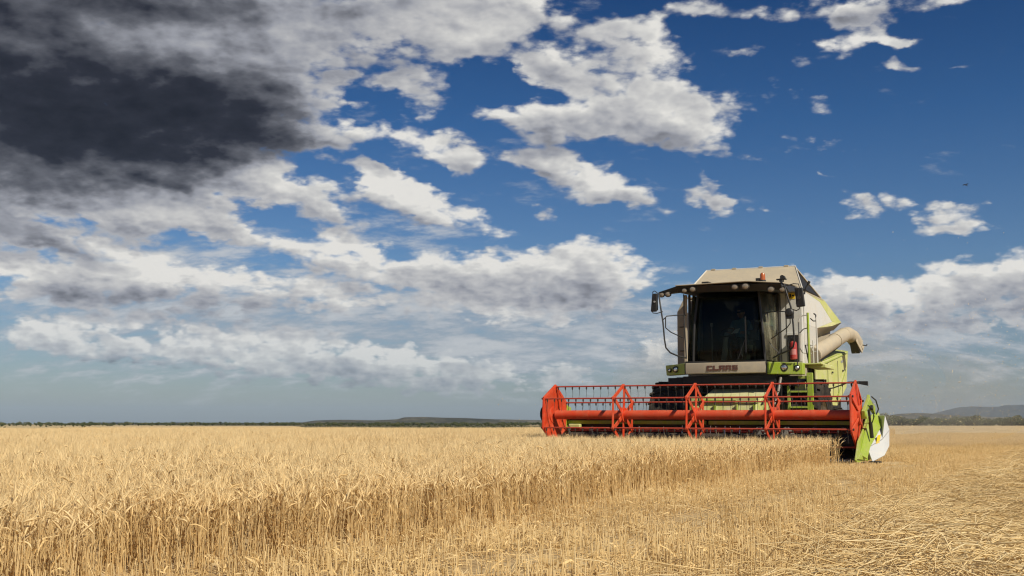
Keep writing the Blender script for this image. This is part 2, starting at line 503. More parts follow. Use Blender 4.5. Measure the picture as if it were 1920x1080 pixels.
def straw_material(name, dark, mid, pale, rough=0.65, trans=0.12, scale=1.0):
    """dry plant: colour by the strand (attribute tint) and by its place along the plant (attribute part)"""
    m, N, b, o = material(name)
    at = N.new('ShaderNodeAttribute', attribute_name='tint').outputs['Fac']
    pt = N.new('ShaderNodeAttribute', attribute_name='part').outputs['Fac']
    oi = N.new('ShaderNodeObjectInfo').outputs['Random']
    geo = N.new('ShaderNodeNewGeometry').outputs['Position']
    n = N.noise(geo, 0.9, 3.0, 0.5)[0]
    n2 = N.noise(geo, 90.0, 2.0, 0.5)[0]
    t = N.m('ADD', N.m('MULTIPLY', at, 0.55), N.m('MULTIPLY', pt, 0.40))
    t = N.m('MULTIPLY_ADD', N.m('SUBTRACT', n, 0.5), 0.5, t)
    t = N.m('MULTIPLY_ADD', N.m('SUBTRACT', n2, 0.5), 0.35, t)
    t = N.m('MULTIPLY_ADD', N.m('SUBTRACT', oi, 0.5), 0.06, t)
    c = N.ramp(t, [(0.0, dark), (0.45, mid), (0.95, pale)])
    N.put(b.inputs['Base Color'], c)
    b.inputs['Roughness'].default_value = rough
    b.inputs['Specular IOR Level'].default_value = 0.2
    tl = N.new('ShaderNodeBsdfTranslucent')
    N.put(tl.inputs[0], c)
    mx = N.new('ShaderNodeMixShader')
    mx.inputs[0].default_value = trans
    N.l.new(b.outputs[0], mx.inputs[1])
    N.l.new(tl.outputs[0], mx.inputs[2])
    N.l.new(mx.outputs[0], o.inputs[0])
    return m
M['wheat'] = straw_material('ripe_wheat', (0.53, 0.32, 0.11), (0.80, 0.575, 0.265), (0.89, 0.70, 0.39), trans=0.32)
M['stubble'] = straw_material('stubble_straw', (0.52, 0.33, 0.12), (0.80, 0.58, 0.27), (0.89, 0.70, 0.385), trans=0.28)
M['straw'] = straw_material('cut_straw', (0.56, 0.36, 0.13), (0.84, 0.62, 0.30), (0.92, 0.76, 0.45), rough=0.5, trans=0.2)

# ------------------------------------------------------------------ the lie of the field
TH = R(28.1)
CT, ST = math.cos(TH), math.sin(TH)
HX, HY = 3.535, 20.27                 # foot of the middle of the harvester's reel
def to_world(lx, ly):
    return HX + CT * lx + ST * ly, HY - ST * lx + CT * ly
def to_local(X, Y):
    a, b_ = X - HX, Y - HY
    return a * CT - b_ * ST, a * ST + b_ * CT

def fld(X, Y):
    """ground height of the near field (numpy)"""
    return 0.012 * np.sin(X * 1.7 + Y * 0.6) + 0.010 * np.sin(X * 0.7 - Y * 1.3 + 1.0)

def ground_z(X, Y):
    D = np.hypot(X, Y)
    near = np.clip((60 - D) / 40, 0, 1)
    return fld(X, Y) * near

# ground: one sheet from under the camera to beyond the hills
def build_ground():
    rad = np.concatenate([np.linspace(0.0, 12, 49), np.geomspace(12.6, 14000, 60)])
    ang = np.linspace(0, 2 * math.pi, 181)[:-1]
    V = [(0, 0, float(ground_z(np.array(0.0), np.array(0.0))))]
    RR, AA = np.meshgrid(rad[1:], ang, indexing='ij')
    X = RR * np.sin(AA)
    Y = RR * np.cos(AA)
    Z = ground_z(X, Y)
    P = np.stack([X, Y, Z], -1).reshape(-1, 3)
    V = np.concatenate([np.array(V), P])
    nr, na = len(rad) - 1, len(ang)
    idx = 1 + np.arange(nr * na).reshape(nr, na)
    a = idx[:-1, :]; b_ = idx[1:, :]
    nx = np.roll(idx, -1, axis=1)
    q = np.stack([a, nx[:-1], nx[1:], b_], -1).reshape(-1, 4)
    t = np.stack([np.zeros(na, int), nx[0], idx[0]], -1)
    m, N, b, o = material('field_ground')
    g = N.new('ShaderNodeNewGeometry').outputs['Position']
    gx, gy, gz = N.sep(g)
    # along and across the drilled rows
    lx = N.m('SUBTRACT', N.m('MULTIPLY', gx, CT), N.m('MULTIPLY', gy, ST))
    ly = N.m('ADD', N.m('MULTIPLY', gx, ST), N.m('MULTIPLY', gy, CT))
    rowv = N.comb(N.m('MULTIPLY', lx, 1.0), N.m('MULTIPLY', ly, 0.06), 0.0)
    n_row = N.noise(rowv, 0.55, 4.0, 0.6)[0]
    n_fine = N.noise(g, 30.0, 8.0, 0.7)[0]
    n_mid = N.noise(g, 1.6, 5.0, 0.6)[0]
    t_ = N.m('MULTIPLY_ADD', N.m('SUBTRACT', n_fine, 0.5), 1.5, 0.5)
    t_ = N.m('MULTIPLY_ADD', N.m('SUBTRACT', n_mid, 0.5), 0.5, t_)
    t_ = N.m('MULTIPLY_ADD', N.m('SUBTRACT', n_row, 0.5), 1.3, t_)
    near = N.ramp(t_, [(0.10, (0.16, 0.10, 0.05)), (0.40, (0.42, 0.285, 0.135)), (0.75, (0.64, 0.48, 0.26))])
    dist = N.vm('LENGTH', N.comb(gx, gy, 0.0))
    dn = [x for x in [N.new('ShaderNodeVectorMath', operation='LENGTH')]][0]
    N.put(dn.inputs[0], N.comb(gx, gy, 0.0))
    D = dn.outputs['Value']
    mid = N.ramp(t_, [(0.2, (0.42, 0.30, 0.15)), (0.7, (0.58, 0.43, 0.235))])
    nf = N.mix(N.step(D, 22.0, 50.0), near, mid)
    # far land: pale strips and dark scrub
    fv = N.comb(N.m('MULTIPLY', gx, 1.0), N.m('MULTIPLY', gy, 0.35), 0.0)
    nfar = N.noise(fv, 0.0045, 4.0, 0.55)[0]
    scr = N.noise(g, 0.09, 5.0, 0.7)[0]
    scrub = N.ramp(scr, [(0.35, (0.045, 0.050, 0.022)), (0.55, (0.085, 0.078, 0.040)), (0.70, (0.20, 0.155, 0.085))])
    pale = N.ramp(n_mid, [(0.3, (0.36, 0.28, 0.155)), (0.7, (0.48, 0.37, 0.20))])
    far = N.mix(N.step(nfar, 0.50, 0.56), scrub, pale)
    azr = N.m('DIVIDE', gx, N.m('MAXIMUM', gy, 1.0))
    # the scrub begins some 165 m off to the left of the harvester, the stubble runs on to the hedge at right
    edge = N.step(azr, 0.10, 0.22, 165.0, 470.0)
    leftfield = N.m('MULTIPLY', N.step(azr, -0.40, -0.37), N.step(azr, -0.215, -0.19, 1.0, 0.0))
    edge = N.m('ADD', edge, N.m('MULTIPLY', leftfield, 240.0))
    e2 = N.m('MULTIPLY', edge, 1.04)
    fac = N.new('ShaderNodeMapRange')
    N.put(fac.inputs[0], D); N.put(fac.inputs[1], edge); N.put(fac.inputs[2], e2)
    N.put(b.inputs['Base Color'], N.mix(fac.outputs[0], nf, far))
    b.inputs['Roughness'].default_value = 0.95
    b.inputs['Specular IOR Level'].default_value = 0.15
    bp = N.new('ShaderNodeBump')
    bp.inputs['Strength'].default_value = 0.6
    bp.inputs['Distance'].default_value = 0.03
    N.put(bp.inputs['Height'], N.m('ADD', n_fine, n_row))
    N.l.new(bp.outputs[0], b.inputs['Normal'])
    me = mesh_np('ground', V, q, t, m, smooth=True)
    o_ = link('ground', me)
    tag(o_, 'flat straw-littered ground of the grain field running to the horizon', kind='structure')
build_ground()

# hills: ridges at their distance, height by azimuth
def hill_material(name, dark, mid, pale, scale):
    m, N, b, o = material(name)
    g = N.new('ShaderNodeNewGeometry').outputs['Position']
    n = N.noise(g, scale, 7.0, 0.68)[0]
    n2 = N.noise(N.vm('MULTIPLY', g, (1, .5, 3)), scale * 0.22, 4.0, 0.6)[0]
    t = N.m('MULTIPLY_ADD', N.m('SUBTRACT', n2, 0.5), 0.8, n)
    N.put(b.inputs['Base Color'], N.ramp(t, [(0.30, dark), (0.52, mid), (0.74, pale)]))
    b.inputs['Roughness'].default_value = 1.0
    b.inputs['Specular IOR Level'].default_value = 0.05
    return m

def ridge(name, dist, prof, depth, mat, label, rough=0.08, seed=1, nstep=260):
    """prof: [(photo x, photo y of the skyline)]; a long hill body with a back and a front slope"""
    rng = np.random.default_rng(seed)
    xs = np.array([p[0] for p in prof], float)
    ys = np.array([p[1] for p in prof], float)
    X = np.linspace(xs[0], xs[-1], nstep)
    Yp = np.interp(X, xs, ys)
    # fine ruggedness
    k = np.zeros(nstep)
    for o_ in range(1, 6):
        fr = 2 ** o_ * (xs[-1] - xs[0]) / 400
        k += np.sin(np.linspace(0, fr * 6.28, nstep) + rng.uniform(0, 6.28)) / 2 ** (o_ * .8)
    rows = 14
    V = []
    for j in range(rows):
        u = j / (rows - 1)                    # 0 front foot, .6 crest, 1 back foot
        prof_u = math.sin(min(u / 0.6, 1) * math.pi / 2) ** 1.3 if u < 0.6 else math.cos((u - 0.6) / 0.4 * math.pi / 2)
        dd = dist * (1 - depth * 0.6 + depth * u)
        for i in range(nstep):
            dr = px_dir(X[i], Yp[i])
            t = dist / math.hypot(dr.x, dr.y)
            hgt = CAM_H + dr.z * t
            hgt *= 1 + rough * k[i]
            a = math.atan2(dr.x, dr.y)
            fold = 1 + 0.20 * math.sin(i * 0.21 + j * 0.9 + seed) * math.sin(u * math.pi) + 0.12 * math.sin(i * 0.57 - j * 1.3) * math.sin(u * math.pi)
            z = hgt * max(prof_u, 0) * (min(fold, 1.0) if abs(u - 0.6) > 0.05 else 1)
            V.append((math.sin(a) * dd, math.cos(a) * dd, z if prof_u > 0.01 else -0.6))
    idx = np.arange(rows * nstep).reshape(rows, nstep)
    q = np.stack([idx[:-1, :-1], idx[:-1, 1:], idx[1:, 1:], idx[1:, :-1]], -1).reshape(-1, 4)
    me = mesh_np(name, V, q, None, mat, smooth=True)
    return tag(link(name, me), label, kind='structure')

hm1 = hill_material('cloud_shaded_scrub', (0.016, 0.016, 0.010), (0.028, 0.026, 0.017), (0.06, 0.05, 0.03), 0.02)  # scrub of the left hills, with cloud shade put into its dark colour
hm2 = hill_material('grey_hill', (0.040, 0.040, 0.028), (0.07, 0.066, 0.046), (0.16, 0.14, 0.10), 0.03)
hm3 = hill_material('wooded_mountain', (0.014, 0.020, 0.016), (0.024, 0.032, 0.025), (0.06, 0.065, 0.05), 0.006)
ridge('low_hills', 3200, [(-500, 795), (-200, 794), (60, 797), (120, 796), (150, 792.8), (220, 792), (290, 793), (330, 792), (420, 792.6), (500, 792.5),
      (560, 792), (620, 791.5), (720, 792), (800, 793), (900, 795), (960, 796)], 0.10, hm1, 'very low scrubby hills, coloured dark as under cloud shade, along the left horizon', 0.02, 3)
ridge('hills', 2400, [(520, 797), (560, 793), (590, 788.5), (640, 787.0), (700, 788), (745, 786), (758, 782.5), (790, 781.8), (830, 783), (880, 784), (930, 786), (1000, 787.5), (1080, 789), (1200, 791), (1300, 794)],
      0.12, hm2, 'low grey-brown scrubby hills on the horizon left of the harvester', 0.018, 5, 340)
ridge('foothills', 3600, [(1500, 792), (1600, 786), (1660, 779), (1690, 775.5), (1720, 774), (1750, 775.5), (1790, 779), (1850, 781), (1920, 783), (2100, 785), (2400, 789)],
      0.12, hm2, 'pale hazy foothills beyond the hedge at the right horizon', 0.02, 9)
ridge('mountain', 9000, [(1640, 793), (1700, 786), (1740, 777.5), (1765, 771.5), (1795, 764), (1822, 761.8), (1850, 762.8), (1872, 762.5), (1884, 759.5), (1920, 758.5), (1960, 759), (2060, 755), (2200, 760), (2400, 770), (2700, 790)],
      0.12, hm3, 'long flat-topped blue mountain at the far right horizon', 0.006, 12, 320)

# ------------------------------------------------------------------ strands
def strands(P, rad, sides=3):
    """P (N,K,3) centre lines, rad (N,K) radii -> verts, quads"""
    P = np.asarray(P, float)
    Nn, K, _ = P.shape
    T = np.gradient(P, axis=1)
    T /= np.linalg.norm(T, axis=2, keepdims=True) + 1e-9
    ref = np.where(np.abs(T[..., 2:3]) > 0.9, np.array([1.0, 0, 0]), np.array([0, 0, 1.0]))
    A = np.cross(T, ref)
    A /= np.linalg.norm(A, axis=2, keepdims=True) + 1e-9
    B = np.cross(T, A)
    ph = np.arange(sides) * 2 * math.pi / sides
    V = P[:, :, None, :] + rad[:, :, None, None] * (np.cos(ph)[None, None, :, None] * A[:, :, None, :] + np.sin(ph)[None, None, :, None] * B[:, :, None, :])
    idx = np.arange(Nn * K * sides).reshape(Nn, K, sides)
    nx = np.roll(idx, -1, axis=2)
    q = np.stack([idx[:, :-1], nx[:, :-1], nx[:, 1:], idx[:, 1:]], -1).reshape(-1, 4)
    return V.reshape(-1, 3), q

def ribbons(P, wid, side):
    """P (N,K,3), wid (N,K), side (N,3) -> flat blades"""
    P = np.asarray(P, float)
    Nn, K, _ = P.shape
    L_ = P - side[:, None, :] * wid[:, :, None]
    R_ = P + side[:, None, :] * wid[:, :, None]
    V = np.stack([L_, R_], 2).reshape(-1, 3)
    idx = np.arange(Nn * K * 2).reshape(Nn, K, 2)
    q = np.stack([idx[:, :-1, 0], idx[:, :-1, 1], idx[:, 1:, 1], idx[:, 1:, 0]], -1).reshape(-1, 4)
    return V, q

class Acc:
    def __init__(self):
        self.V = []; self.Q = []; self.t = []; self.p = []; self.n = 0
    def add(self, V, q, tint, part):
        self.V.append(V); self.Q.append(q + self.n)
        self.t.append(np.broadcast_to(tint, (len(V),)) if np.ndim(tint) == 0 else tint)
        self.p.append(np.broadcast_to(part, (len(V),)) if np.ndim(part) == 0 else part)
        self.n += len(V)
    def mesh(self, name, mat):
        me = mesh_np(name, np.concatenate(self.V), np.concatenate(self.Q), None, mat, smooth=False)
        vattr(me, 'tint', np.concatenate(self.t))
        vattr(me, 'part', np.concatenate(self.p))
        return me

def wheat_tile(name, n, size, seed, hmean=0.43, detail=True):
    rng = np.random.default_rng(seed)
    A = Acc()
    bx = rng.uniform(-size / 2, size / 2, n)
    by = rng.uniform(-size / 2, size / 2, n)
    # stems in loose tufts
    tx = rng.uniform(-size / 2, size / 2, n // 5); ty = rng.uniform(-size / 2, size / 2, n // 5)
    k = rng.integers(0, n // 5, n)
    bx = np.where(rng.random(n) < .75, tx[k] + rng.normal(0, .014, n), bx)
    by = np.where(rng.random(n) < .75, ty[k] + rng.normal(0, .014, n), by)
    H = rng.normal(hmean - 0.075, 0.035, n)
    H = np.where(rng.random(n) < 0.12, H * rng.uniform(0.55, 0.9, n), H)
    az = rng.uniform(0, 2 * math.pi, n)
    lean = np.abs(rng.normal(0, 0.07, n)) + np.where(rng.random(n) < .04, rng.uniform(.2, .6, n), 0)
    u = np.linspace(0, 1, 4)
    off = lean[:, None] * H[:, None] * u[None] ** 1.6
    jx = rng.normal(0, .004, (n, 4)); jy = rng.normal(0, .004, (n, 4))
    P = np.stack([bx[:, None] + np.cos(az)[:, None] * off + jx, by[:, None] + np.sin(az)[:, None] * off + jy, H[:, None] * u[None] * np.cos(lean)[:, None]], -1)
    tint = rng.random(n)
    rad = np.broadcast_to(np.array([0.0021, 0.0019, 0.0016, 0.0012])[None], (n, 4)) * rng.uniform(.8, 1.3, n)[:, None]
    V, q = strands(P, rad, 3)
    part = np.broadcast_to(np.array([0.25, 0.45, 0.55, 0.65])[None, :, None], (n, 4, 3)).ravel()
    A.add(V, q, np.repeat(tint, 12), part)
    # ears: nodding, knobbly, with awns
    tipdir = np.stack([np.cos(az) * .2 + rng.normal(0, .3, n), np.sin(az) * .2 + rng.normal(0, .3, n), np.ones(n)], -1)
    nod = rng.random(n) < .32
    bend = np.where(nod, rng.uniform(.5, 1.5, n), rng.uniform(.0, .45, n))
    hd = rng.uniform(0, 2 * math.pi, n)
    hv = np.stack([np.cos(hd), np.sin(hd), np.zeros(n)], -1)
    tipdir /= np.linalg.norm(tipdir, axis=1, keepdims=True)
    L = rng.uniform(.048, .076, n)
    K = 6
    s = np.linspace(0, 1, K)
    E = np.zeros((n, K, 3)); E[:, 0] = P[:, -1]
    for j in range(1, K):
        dd = tipdir + hv * (bend * s[j])[:, None] - np.array([0, 0, 1.0])[None] * (bend * s[j] ** 1.5 * .75)[:, None]
        dd /= np.linalg.norm(dd, axis=1, keepdims=True)
        E[:, j] = E[:, j - 1] + dd * (L / (K - 1))[:, None]
    er = np.array([.0018, .0046, .0054, .0050, .0042, .0012])[None] * rng.uniform(.85, 1.15, (n, 1)) * (1 + .12 * rng.normal(0, 1, (n, K)))
    V, q = strands(E, er, 4)
    A.add(V, q, np.repeat(tint * .7 + .3, K * 4), 0.95)
    na = 9
    for a_ in range(na):
        j = rng.integers(1, K - 1, n)
        st = E[np.arange(n), j]
        dd = E[:, -1] - E[:, 1]
        dd /= np.linalg.norm(dd, axis=1, keepdims=True)
        dd = dd + rng.normal(0, .22, (n, 3))
        ln = rng.uniform(.045, .095, n)
        mid_ = st + dd * (ln * .5)[:, None]
        end = st + dd * ln[:, None] + rng.normal(0, .006, (n, 3))
        PP = np.stack([st, mid_, end], 1)
        sd = rng.normal(0, 1, (n, 3)); sd /= np.linalg.norm(sd, axis=1, keepdims=True)
        V, q = ribbons(PP, np.broadcast_to(np.array([.0010, .0008, .0002])[None], (n, 3)), sd)
        A.add(V, q, np.repeat(tint * .5 + .5, 6), 1.0)
    # dry leaves
    m_ = int(n * .55)
    pick = rng.integers(0, n, m_)
    lv = rng.integers(1, 3, m_)
    st = P[pick, lv]
    la = rng.uniform(0, 2 * math.pi, m_)
    ll = rng.uniform(.06, .17, m_)
    w = np.linspace(0, 1, 4)
    droop = rng.uniform(.2, 1.4, m_)
    up0 = rng.uniform(.2, 1.2, m_)
    PP = np.stack([st[:, None, 0] + np.cos(la)[:, None] * ll[:, None] * w[None] * .7,
                   st[:, None, 1] + np.sin(la)[:, None] * ll[:, None] * w[None] * .7,
                   st[:, None, 2] + ll[:, None] * (up0[:, None] * w[None] - droop[:, None] * w[None] ** 2)], -1)
    PP[..., 2] = np.maximum(PP[..., 2], .005)
    sd = np.stack([-np.sin(la), np.cos(la), rng.normal(0, .6, m_)], -1)
    V, q = ribbons(PP, np.array([.0028, .0034, .0024, .0005])[None] * np.ones((m_, 1)), sd)
    A.add(V, q, np.repeat(rng.random(m_) * .8, 8), 0.35)
    return A.mesh(name, M['wheat'])

def stubble_tile(name, size, seed):
    """rows along y, cut stems 8 to 17 cm tall, with litter between"""
    rng = np.random.default_rng(seed)
    A = Acc()
    rows = np.arange(-size / 2 + .065, size / 2, .13)
    n = int(size * size * 300)
    bx = rows[rng.integers(0, len(rows), n)] + rng.normal(0, .026, n)
    tf = rng.uniform(-size / 2, size / 2, n // 4)
    by = np.where(rng.random(n) < .8, tf[rng.integers(0, len(tf), n)] + rng.normal(0, .018, n), rng.uniform(-size / 2, size / 2, n))
    H = rng.normal(.125, .03, n).clip(.03, .22)
    az = rng.uniform(0, 2 * math.pi, n)
    lean = np.abs(rng.normal(0, .20, n)) + np.where(rng.random(n) < .10, rng.uniform(.3, 1.1, n), 0)
    u = np.linspace(0, 1, 3)
    P = np.stack([bx[:, None] + (np.cos(az) * np.sin(lean) * H)[:, None] * u, by[:, None] + (np.sin(az) * np.sin(lean) * H)[:, None] * u, (H * np.cos(lean))[:, None] * u], -1)
    tint = rng.random(n)
    V, q = strands(P, np.array([.0024, .0023, .0022])[None] * rng.uniform(.8, 1.25, (n, 1)), 3)
    A.add(V, q, np.repeat(tint, 9), np.broadcast_to(np.array([.05, .55, .95])[None, :, None], (n, 3, 3)).ravel())
    # leaf sheath shreds
    m_ = int(n * .8)
    pk = rng.integers(0, n, m_)
    st = P[pk, 1]; la = rng.uniform(0, 6.28, m_); ll = rng.uniform(.03, .10, m_)
    w = np.linspace(0, 1, 3)
    PP = np.stack([st[:, None, 0] + np.cos(la)[:, None] * ll[:, None] * w, st[:, None, 1] + np.sin(la)[:, None] * ll[:, None] * w,
                   st[:, None, 2] + ll[:, None] * (rng.uniform(.2, 1, m_)[:, None] * w - rng.uniform(.2, 1.2, m_)[:, None] * w ** 2)], -1)
    PP[..., 2] = np.maximum(PP[..., 2], .004)
    sd = np.stack([-np.sin(la), np.cos(la), rng.normal(0, .6, m_)], -1)
    V, q = ribbons(PP, np.array([.0028, .0028, .0006])[None] * np.ones((m_, 1)), sd)
    A.add(V, q, np.repeat(rng.random(m_), 6), .5)
    # lying straws and chaff
    m_ = int(size * size * 130)
    add_lying(A, rng, rng.uniform(-size / 2, size / 2, m_), rng.uniform(-size / 2, size / 2, m_), np.abs(rng.normal(.015, .02, m_)), .05, .22, .15)
    m_ = int(size * size * 170)
    add_lying(A, rng, rng.uniform(-size / 2, size / 2, m_), rng.uniform(-size / 2, size / 2, m_), np.abs(rng.normal(.008, .008, m_)), .012, .04, .1)
    return A.mesh(name, M['stubble'])

def add_lying(A, rng, x, y, z, lmin, lmax, slope, rad=.0020, curve=.12, K=4, az=None, hump=0.0):
    n = len(x)
    if az is None: az = rng.uniform(0, math.pi * 2, n)
    L = rng.uniform(lmin, lmax, n)
    u = np.linspace(-.5, .5, K)
    cv = rng.normal(0, curve, n) * L
    sl = rng.normal(0, slope, n)
    dx = np.cos(az); dy = np.sin(az)
    P = np.stack([x[:, None] + dx[:, None] * L[:, None] * u - dy[:, None] * cv[:, None] * (u ** 2 * 4),
                  y[:, None] + dy[:, None] * L[:, None] * u + dx[:, None] * cv[:, None] * (u ** 2 * 4),
                  z[:, None] + (sl * L)[:, None] * u + (rng.normal(0, .05, n) * L)[:, None] * u ** 2 * 2], -1)
    P[..., 2] = np.maximum(P[..., 2], .004)
    P[..., 2] += (hump * np.abs(rng.normal(0, 1, n)) * L)[:, None] * (1 - (u * 2) ** 2)
    V, q = strands(P, rad * rng.uniform(.6, 1.35, (n, 1)) * np.ones((1, K)), 3)
    A.add(V, q, np.repeat(rng.random(n), K * 3), .55)

def hidden_collection(name, meshes):
    c = bpy.data.collections.new(name)
    for i, me in enumerate(meshes):
        o = bpy.data.objects.new(me.name, me)
        c.objects.link(o)
    return c

def scatter(name, pts, rotz, scl, idx, coll, label, tilt=None):
    """one object whose points carry instances of the members of coll"""
    me = bpy.data.meshes.new(name)
    me.vertices.add(len(pts))
    me.vertices.foreach_set('co', np.asarray(pts, np.float32).ravel())
    rot = np.zeros((len(pts), 3), np.float32)
    if tilt is not None: rot[:, :2] = tilt
    rot[:, 2] = rotz
    a = me.attributes.new('rot', 'FLOAT_VECTOR', 'POINT'); a.data.foreach_set('vector', rot.ravel())
    a = me.attributes.new('scl', 'FLOAT_VECTOR', 'POINT')
    s = np.asarray(scl, np.float32)
    if s.ndim == 1: s = np.stack([s, s, s], -1)
    a.data.foreach_set('vector', s.ravel())
    a = me.attributes.new('pick', 'INT', 'POINT'); a.data.foreach_set('value', np.asarray(idx, np.int32))
    o = link(name, me)
    g = bpy.data.node_groups.new(name + '_nodes', 'GeometryNodeTree')
    g.interface.new_socket('Geometry', in_out='INPUT', socket_type='NodeSocketGeometry')
    g.interface.new_socket('Geometry', in_out='OUTPUT', socket_type='NodeSocketGeometry')
    n = g.nodes; l = g.links
    gi = n.new('NodeGroupInput'); go = n.new('NodeGroupOutput')
    ci = n.new('GeometryNodeCollectionInfo')
    ci.inputs['Collection'].default_value = coll
    ci.inputs['Separate Children'].default_value = True
    ci.inputs['Reset Children'].default_value = True
    ip = n.new('GeometryNodeInstanceOnPoints')
    ip.inputs['Pick Instance'].default_value = True
    def na(nm, dt):
        x = n.new('GeometryNodeInputNamedAttribute'); x.data_type = dt
        x.inputs['Name'].default_value = nm
        return x.outputs['Attribute']
    l.new(gi.outputs[0], ip.inputs['Points'])
    l.new(ci.outputs[0], ip.inputs['Instance'])
    l.new(na('pick', 'INT'), ip.inputs['Instance Index'])
    l.new(na('rot', 'FLOAT_VECTOR'), ip.inputs['Rotation'])
    l.new(na('scl', 'FLOAT_VECTOR'), ip.inputs['Scale'])
    l.new(ip.outputs[0], go.inputs[0])
    md = o.modifiers.new('scatter', 'NODES')
    md.node_group = g
    return tag(o, label, kind='stuff')

EDGE = 2.92                            # local x of the edge of the standing crop
def edge_at(ly, rng):
    return EDGE + .05 * np.sin(ly * 1.3) + .04 * np.sin(ly * 3.7 + 1)

def build_crop():
    rng = np.random.default_rng(5)
    tiles = [wheat_tile('wheat_tuft_%d' % i, 54, .42, 100 + i) for i in range(7)]
    coll = hidden_collection('wheat_tufts', tiles)
    sp = .30
    pts = []
    # a grid in the field's own directions
    gx = np.arange(-75, EDGE, sp)
    gy = np.arange(-24, 66, sp)
    X, Y = np.meshgrid(gx, gy)
    X = X + rng.uniform(-.1, .1, X.shape); Y = Y + rng.uniform(-.1, .1, Y.shape)
    lx, ly = X.ravel(), Y.ravel()
    wx = HX + CT * lx + ST * ly
    wy = HY - ST * lx + CT * ly
    ok = (lx < edge_at(ly, rng) - .14)
    # already cut behind the header
    ok &= ~((ly > -0.45) & (lx > -3.05))
    # what the camera, or one beside it, could see
    ok &= (wy > 1.0) & (wx > -.70 * wy - 3.2) & (wx < .62 * wy + 2.0) & (wy < 62 + 3 * np.sin(wx * .3))
    ok &= np.hypot(wx, wy) > 1.6
    lx, ly, wx, wy = lx[ok], ly[ok], wx[ok], wy[ok]
    n = len(lx)
    hv = 1 + .05 * np.sin(wx * .9 + wy * .5) + .05 * np.sin(wx * .37 - wy * .61 + 2) + rng.normal(0, .03, n)
    hv *= .97 - .11 * np.clip((9 - np.hypot(wx, wy)) / 5, 0, 1)
    s = np.stack([np.ones(n), np.ones(n), hv], -1)
    z = ground_z(wx, wy)
    tl = rng.normal(0, .035, (n, 2))
    scatter('standing_wheat', np.stack([wx, wy, z], -1), rng.uniform(0, 6.28, n), s, rng.integers(0, 7, n), coll,
            'ripe golden standing wheat with nodding bearded ears, left of the cut edge', tl)
    print('wheat tiles', n)
build_crop()

def build_stubble():
    rng = np.random.default_rng(6)
    tiles = [stubble_tile('stubble_tuft_%d' % i, .52, 200 + i) for i in range(6)]
    coll = hidden_collection('stubble_tufts', tiles)
    gx = np.arange(-3.0, 40, .5)
    gy = np.arange(-26, 75, .5)
    X, Y = np.meshgrid(gx, gy)
    lx, ly = X.ravel(), Y.ravel()
    lx = lx + rng.uniform(-.03, .03, len(lx)); ly = ly + rng.uniform(-.05, .05, len(ly))
    wx = HX + CT * lx + ST * ly
    wy = HY - ST * lx + CT * ly
    ok = (lx > edge_at(ly, rng) - .22) | ((ly > 1.3) & (lx > -2.9))
    ok &= ~((lx > 2.55) & (lx < 3.55) & (ly > -.75) & (ly < 1.3))
    ok &= (wy > .3) & (wx > -.66 * wy - 2.5) & (wx < .78 * wy + 4.0) & (wy < 75) & (rng.random(len(wy)) < np.clip((78 - wy) / 35, 0, 1))
    lx, ly, wx, wy = lx[ok], ly[ok], wx[ok], wy[ok]
    n = len(lx)
    gap = np.zeros(n, bool)
    for c0 in (3.9, 4.75, 8.3, 9.2, 11.6, 12.4, 14.8, 17.9, 19.0, 22.5):
        gap |= (np.abs(lx - c0 - .05 * np.sin(ly)) < .20) & (rng.random(n) < .62)
    lx, ly, wx, wy = lx[~gap], ly[~gap], wx[~gap], wy[~gap]
    n = len(lx)
    # wheel tracks press the stubble down
    tr = np.zeros(n)
    for c0 in (7.9, 10.6, 13.9, 16.7, 20.0):
        tr = np.maximum(tr, np.exp(-((lx - c0) / .35) ** 2))
    tr = np.maximum(tr, .8 * np.exp(-((lx - 6.35) / .9) ** 4))
    tr = np.maximum(tr, 1.15 * ((np.abs(lx - 3.2) < .75) & (ly > -3.2) & (ly < 1.4)))
    hs = (1 - .55 * tr) * (1 + .15 * np.sin(lx * 2.1 + ly * .2)) * rng.uniform(.85, 1.15, n)
    s = np.stack([np.ones(n), np.ones(n), hs], -1)
    rz = -TH + np.where(rng.random(n) < .5, 0, math.pi)
    scatter('stubble', np.stack([wx, wy, ground_z(wx, wy)], -1), rz, s, rng.integers(0, 6, n), coll,
            'short cut straw stubble in drilled rows, right of the standing wheat')
    print('stubble tiles', n)
build_stubble()

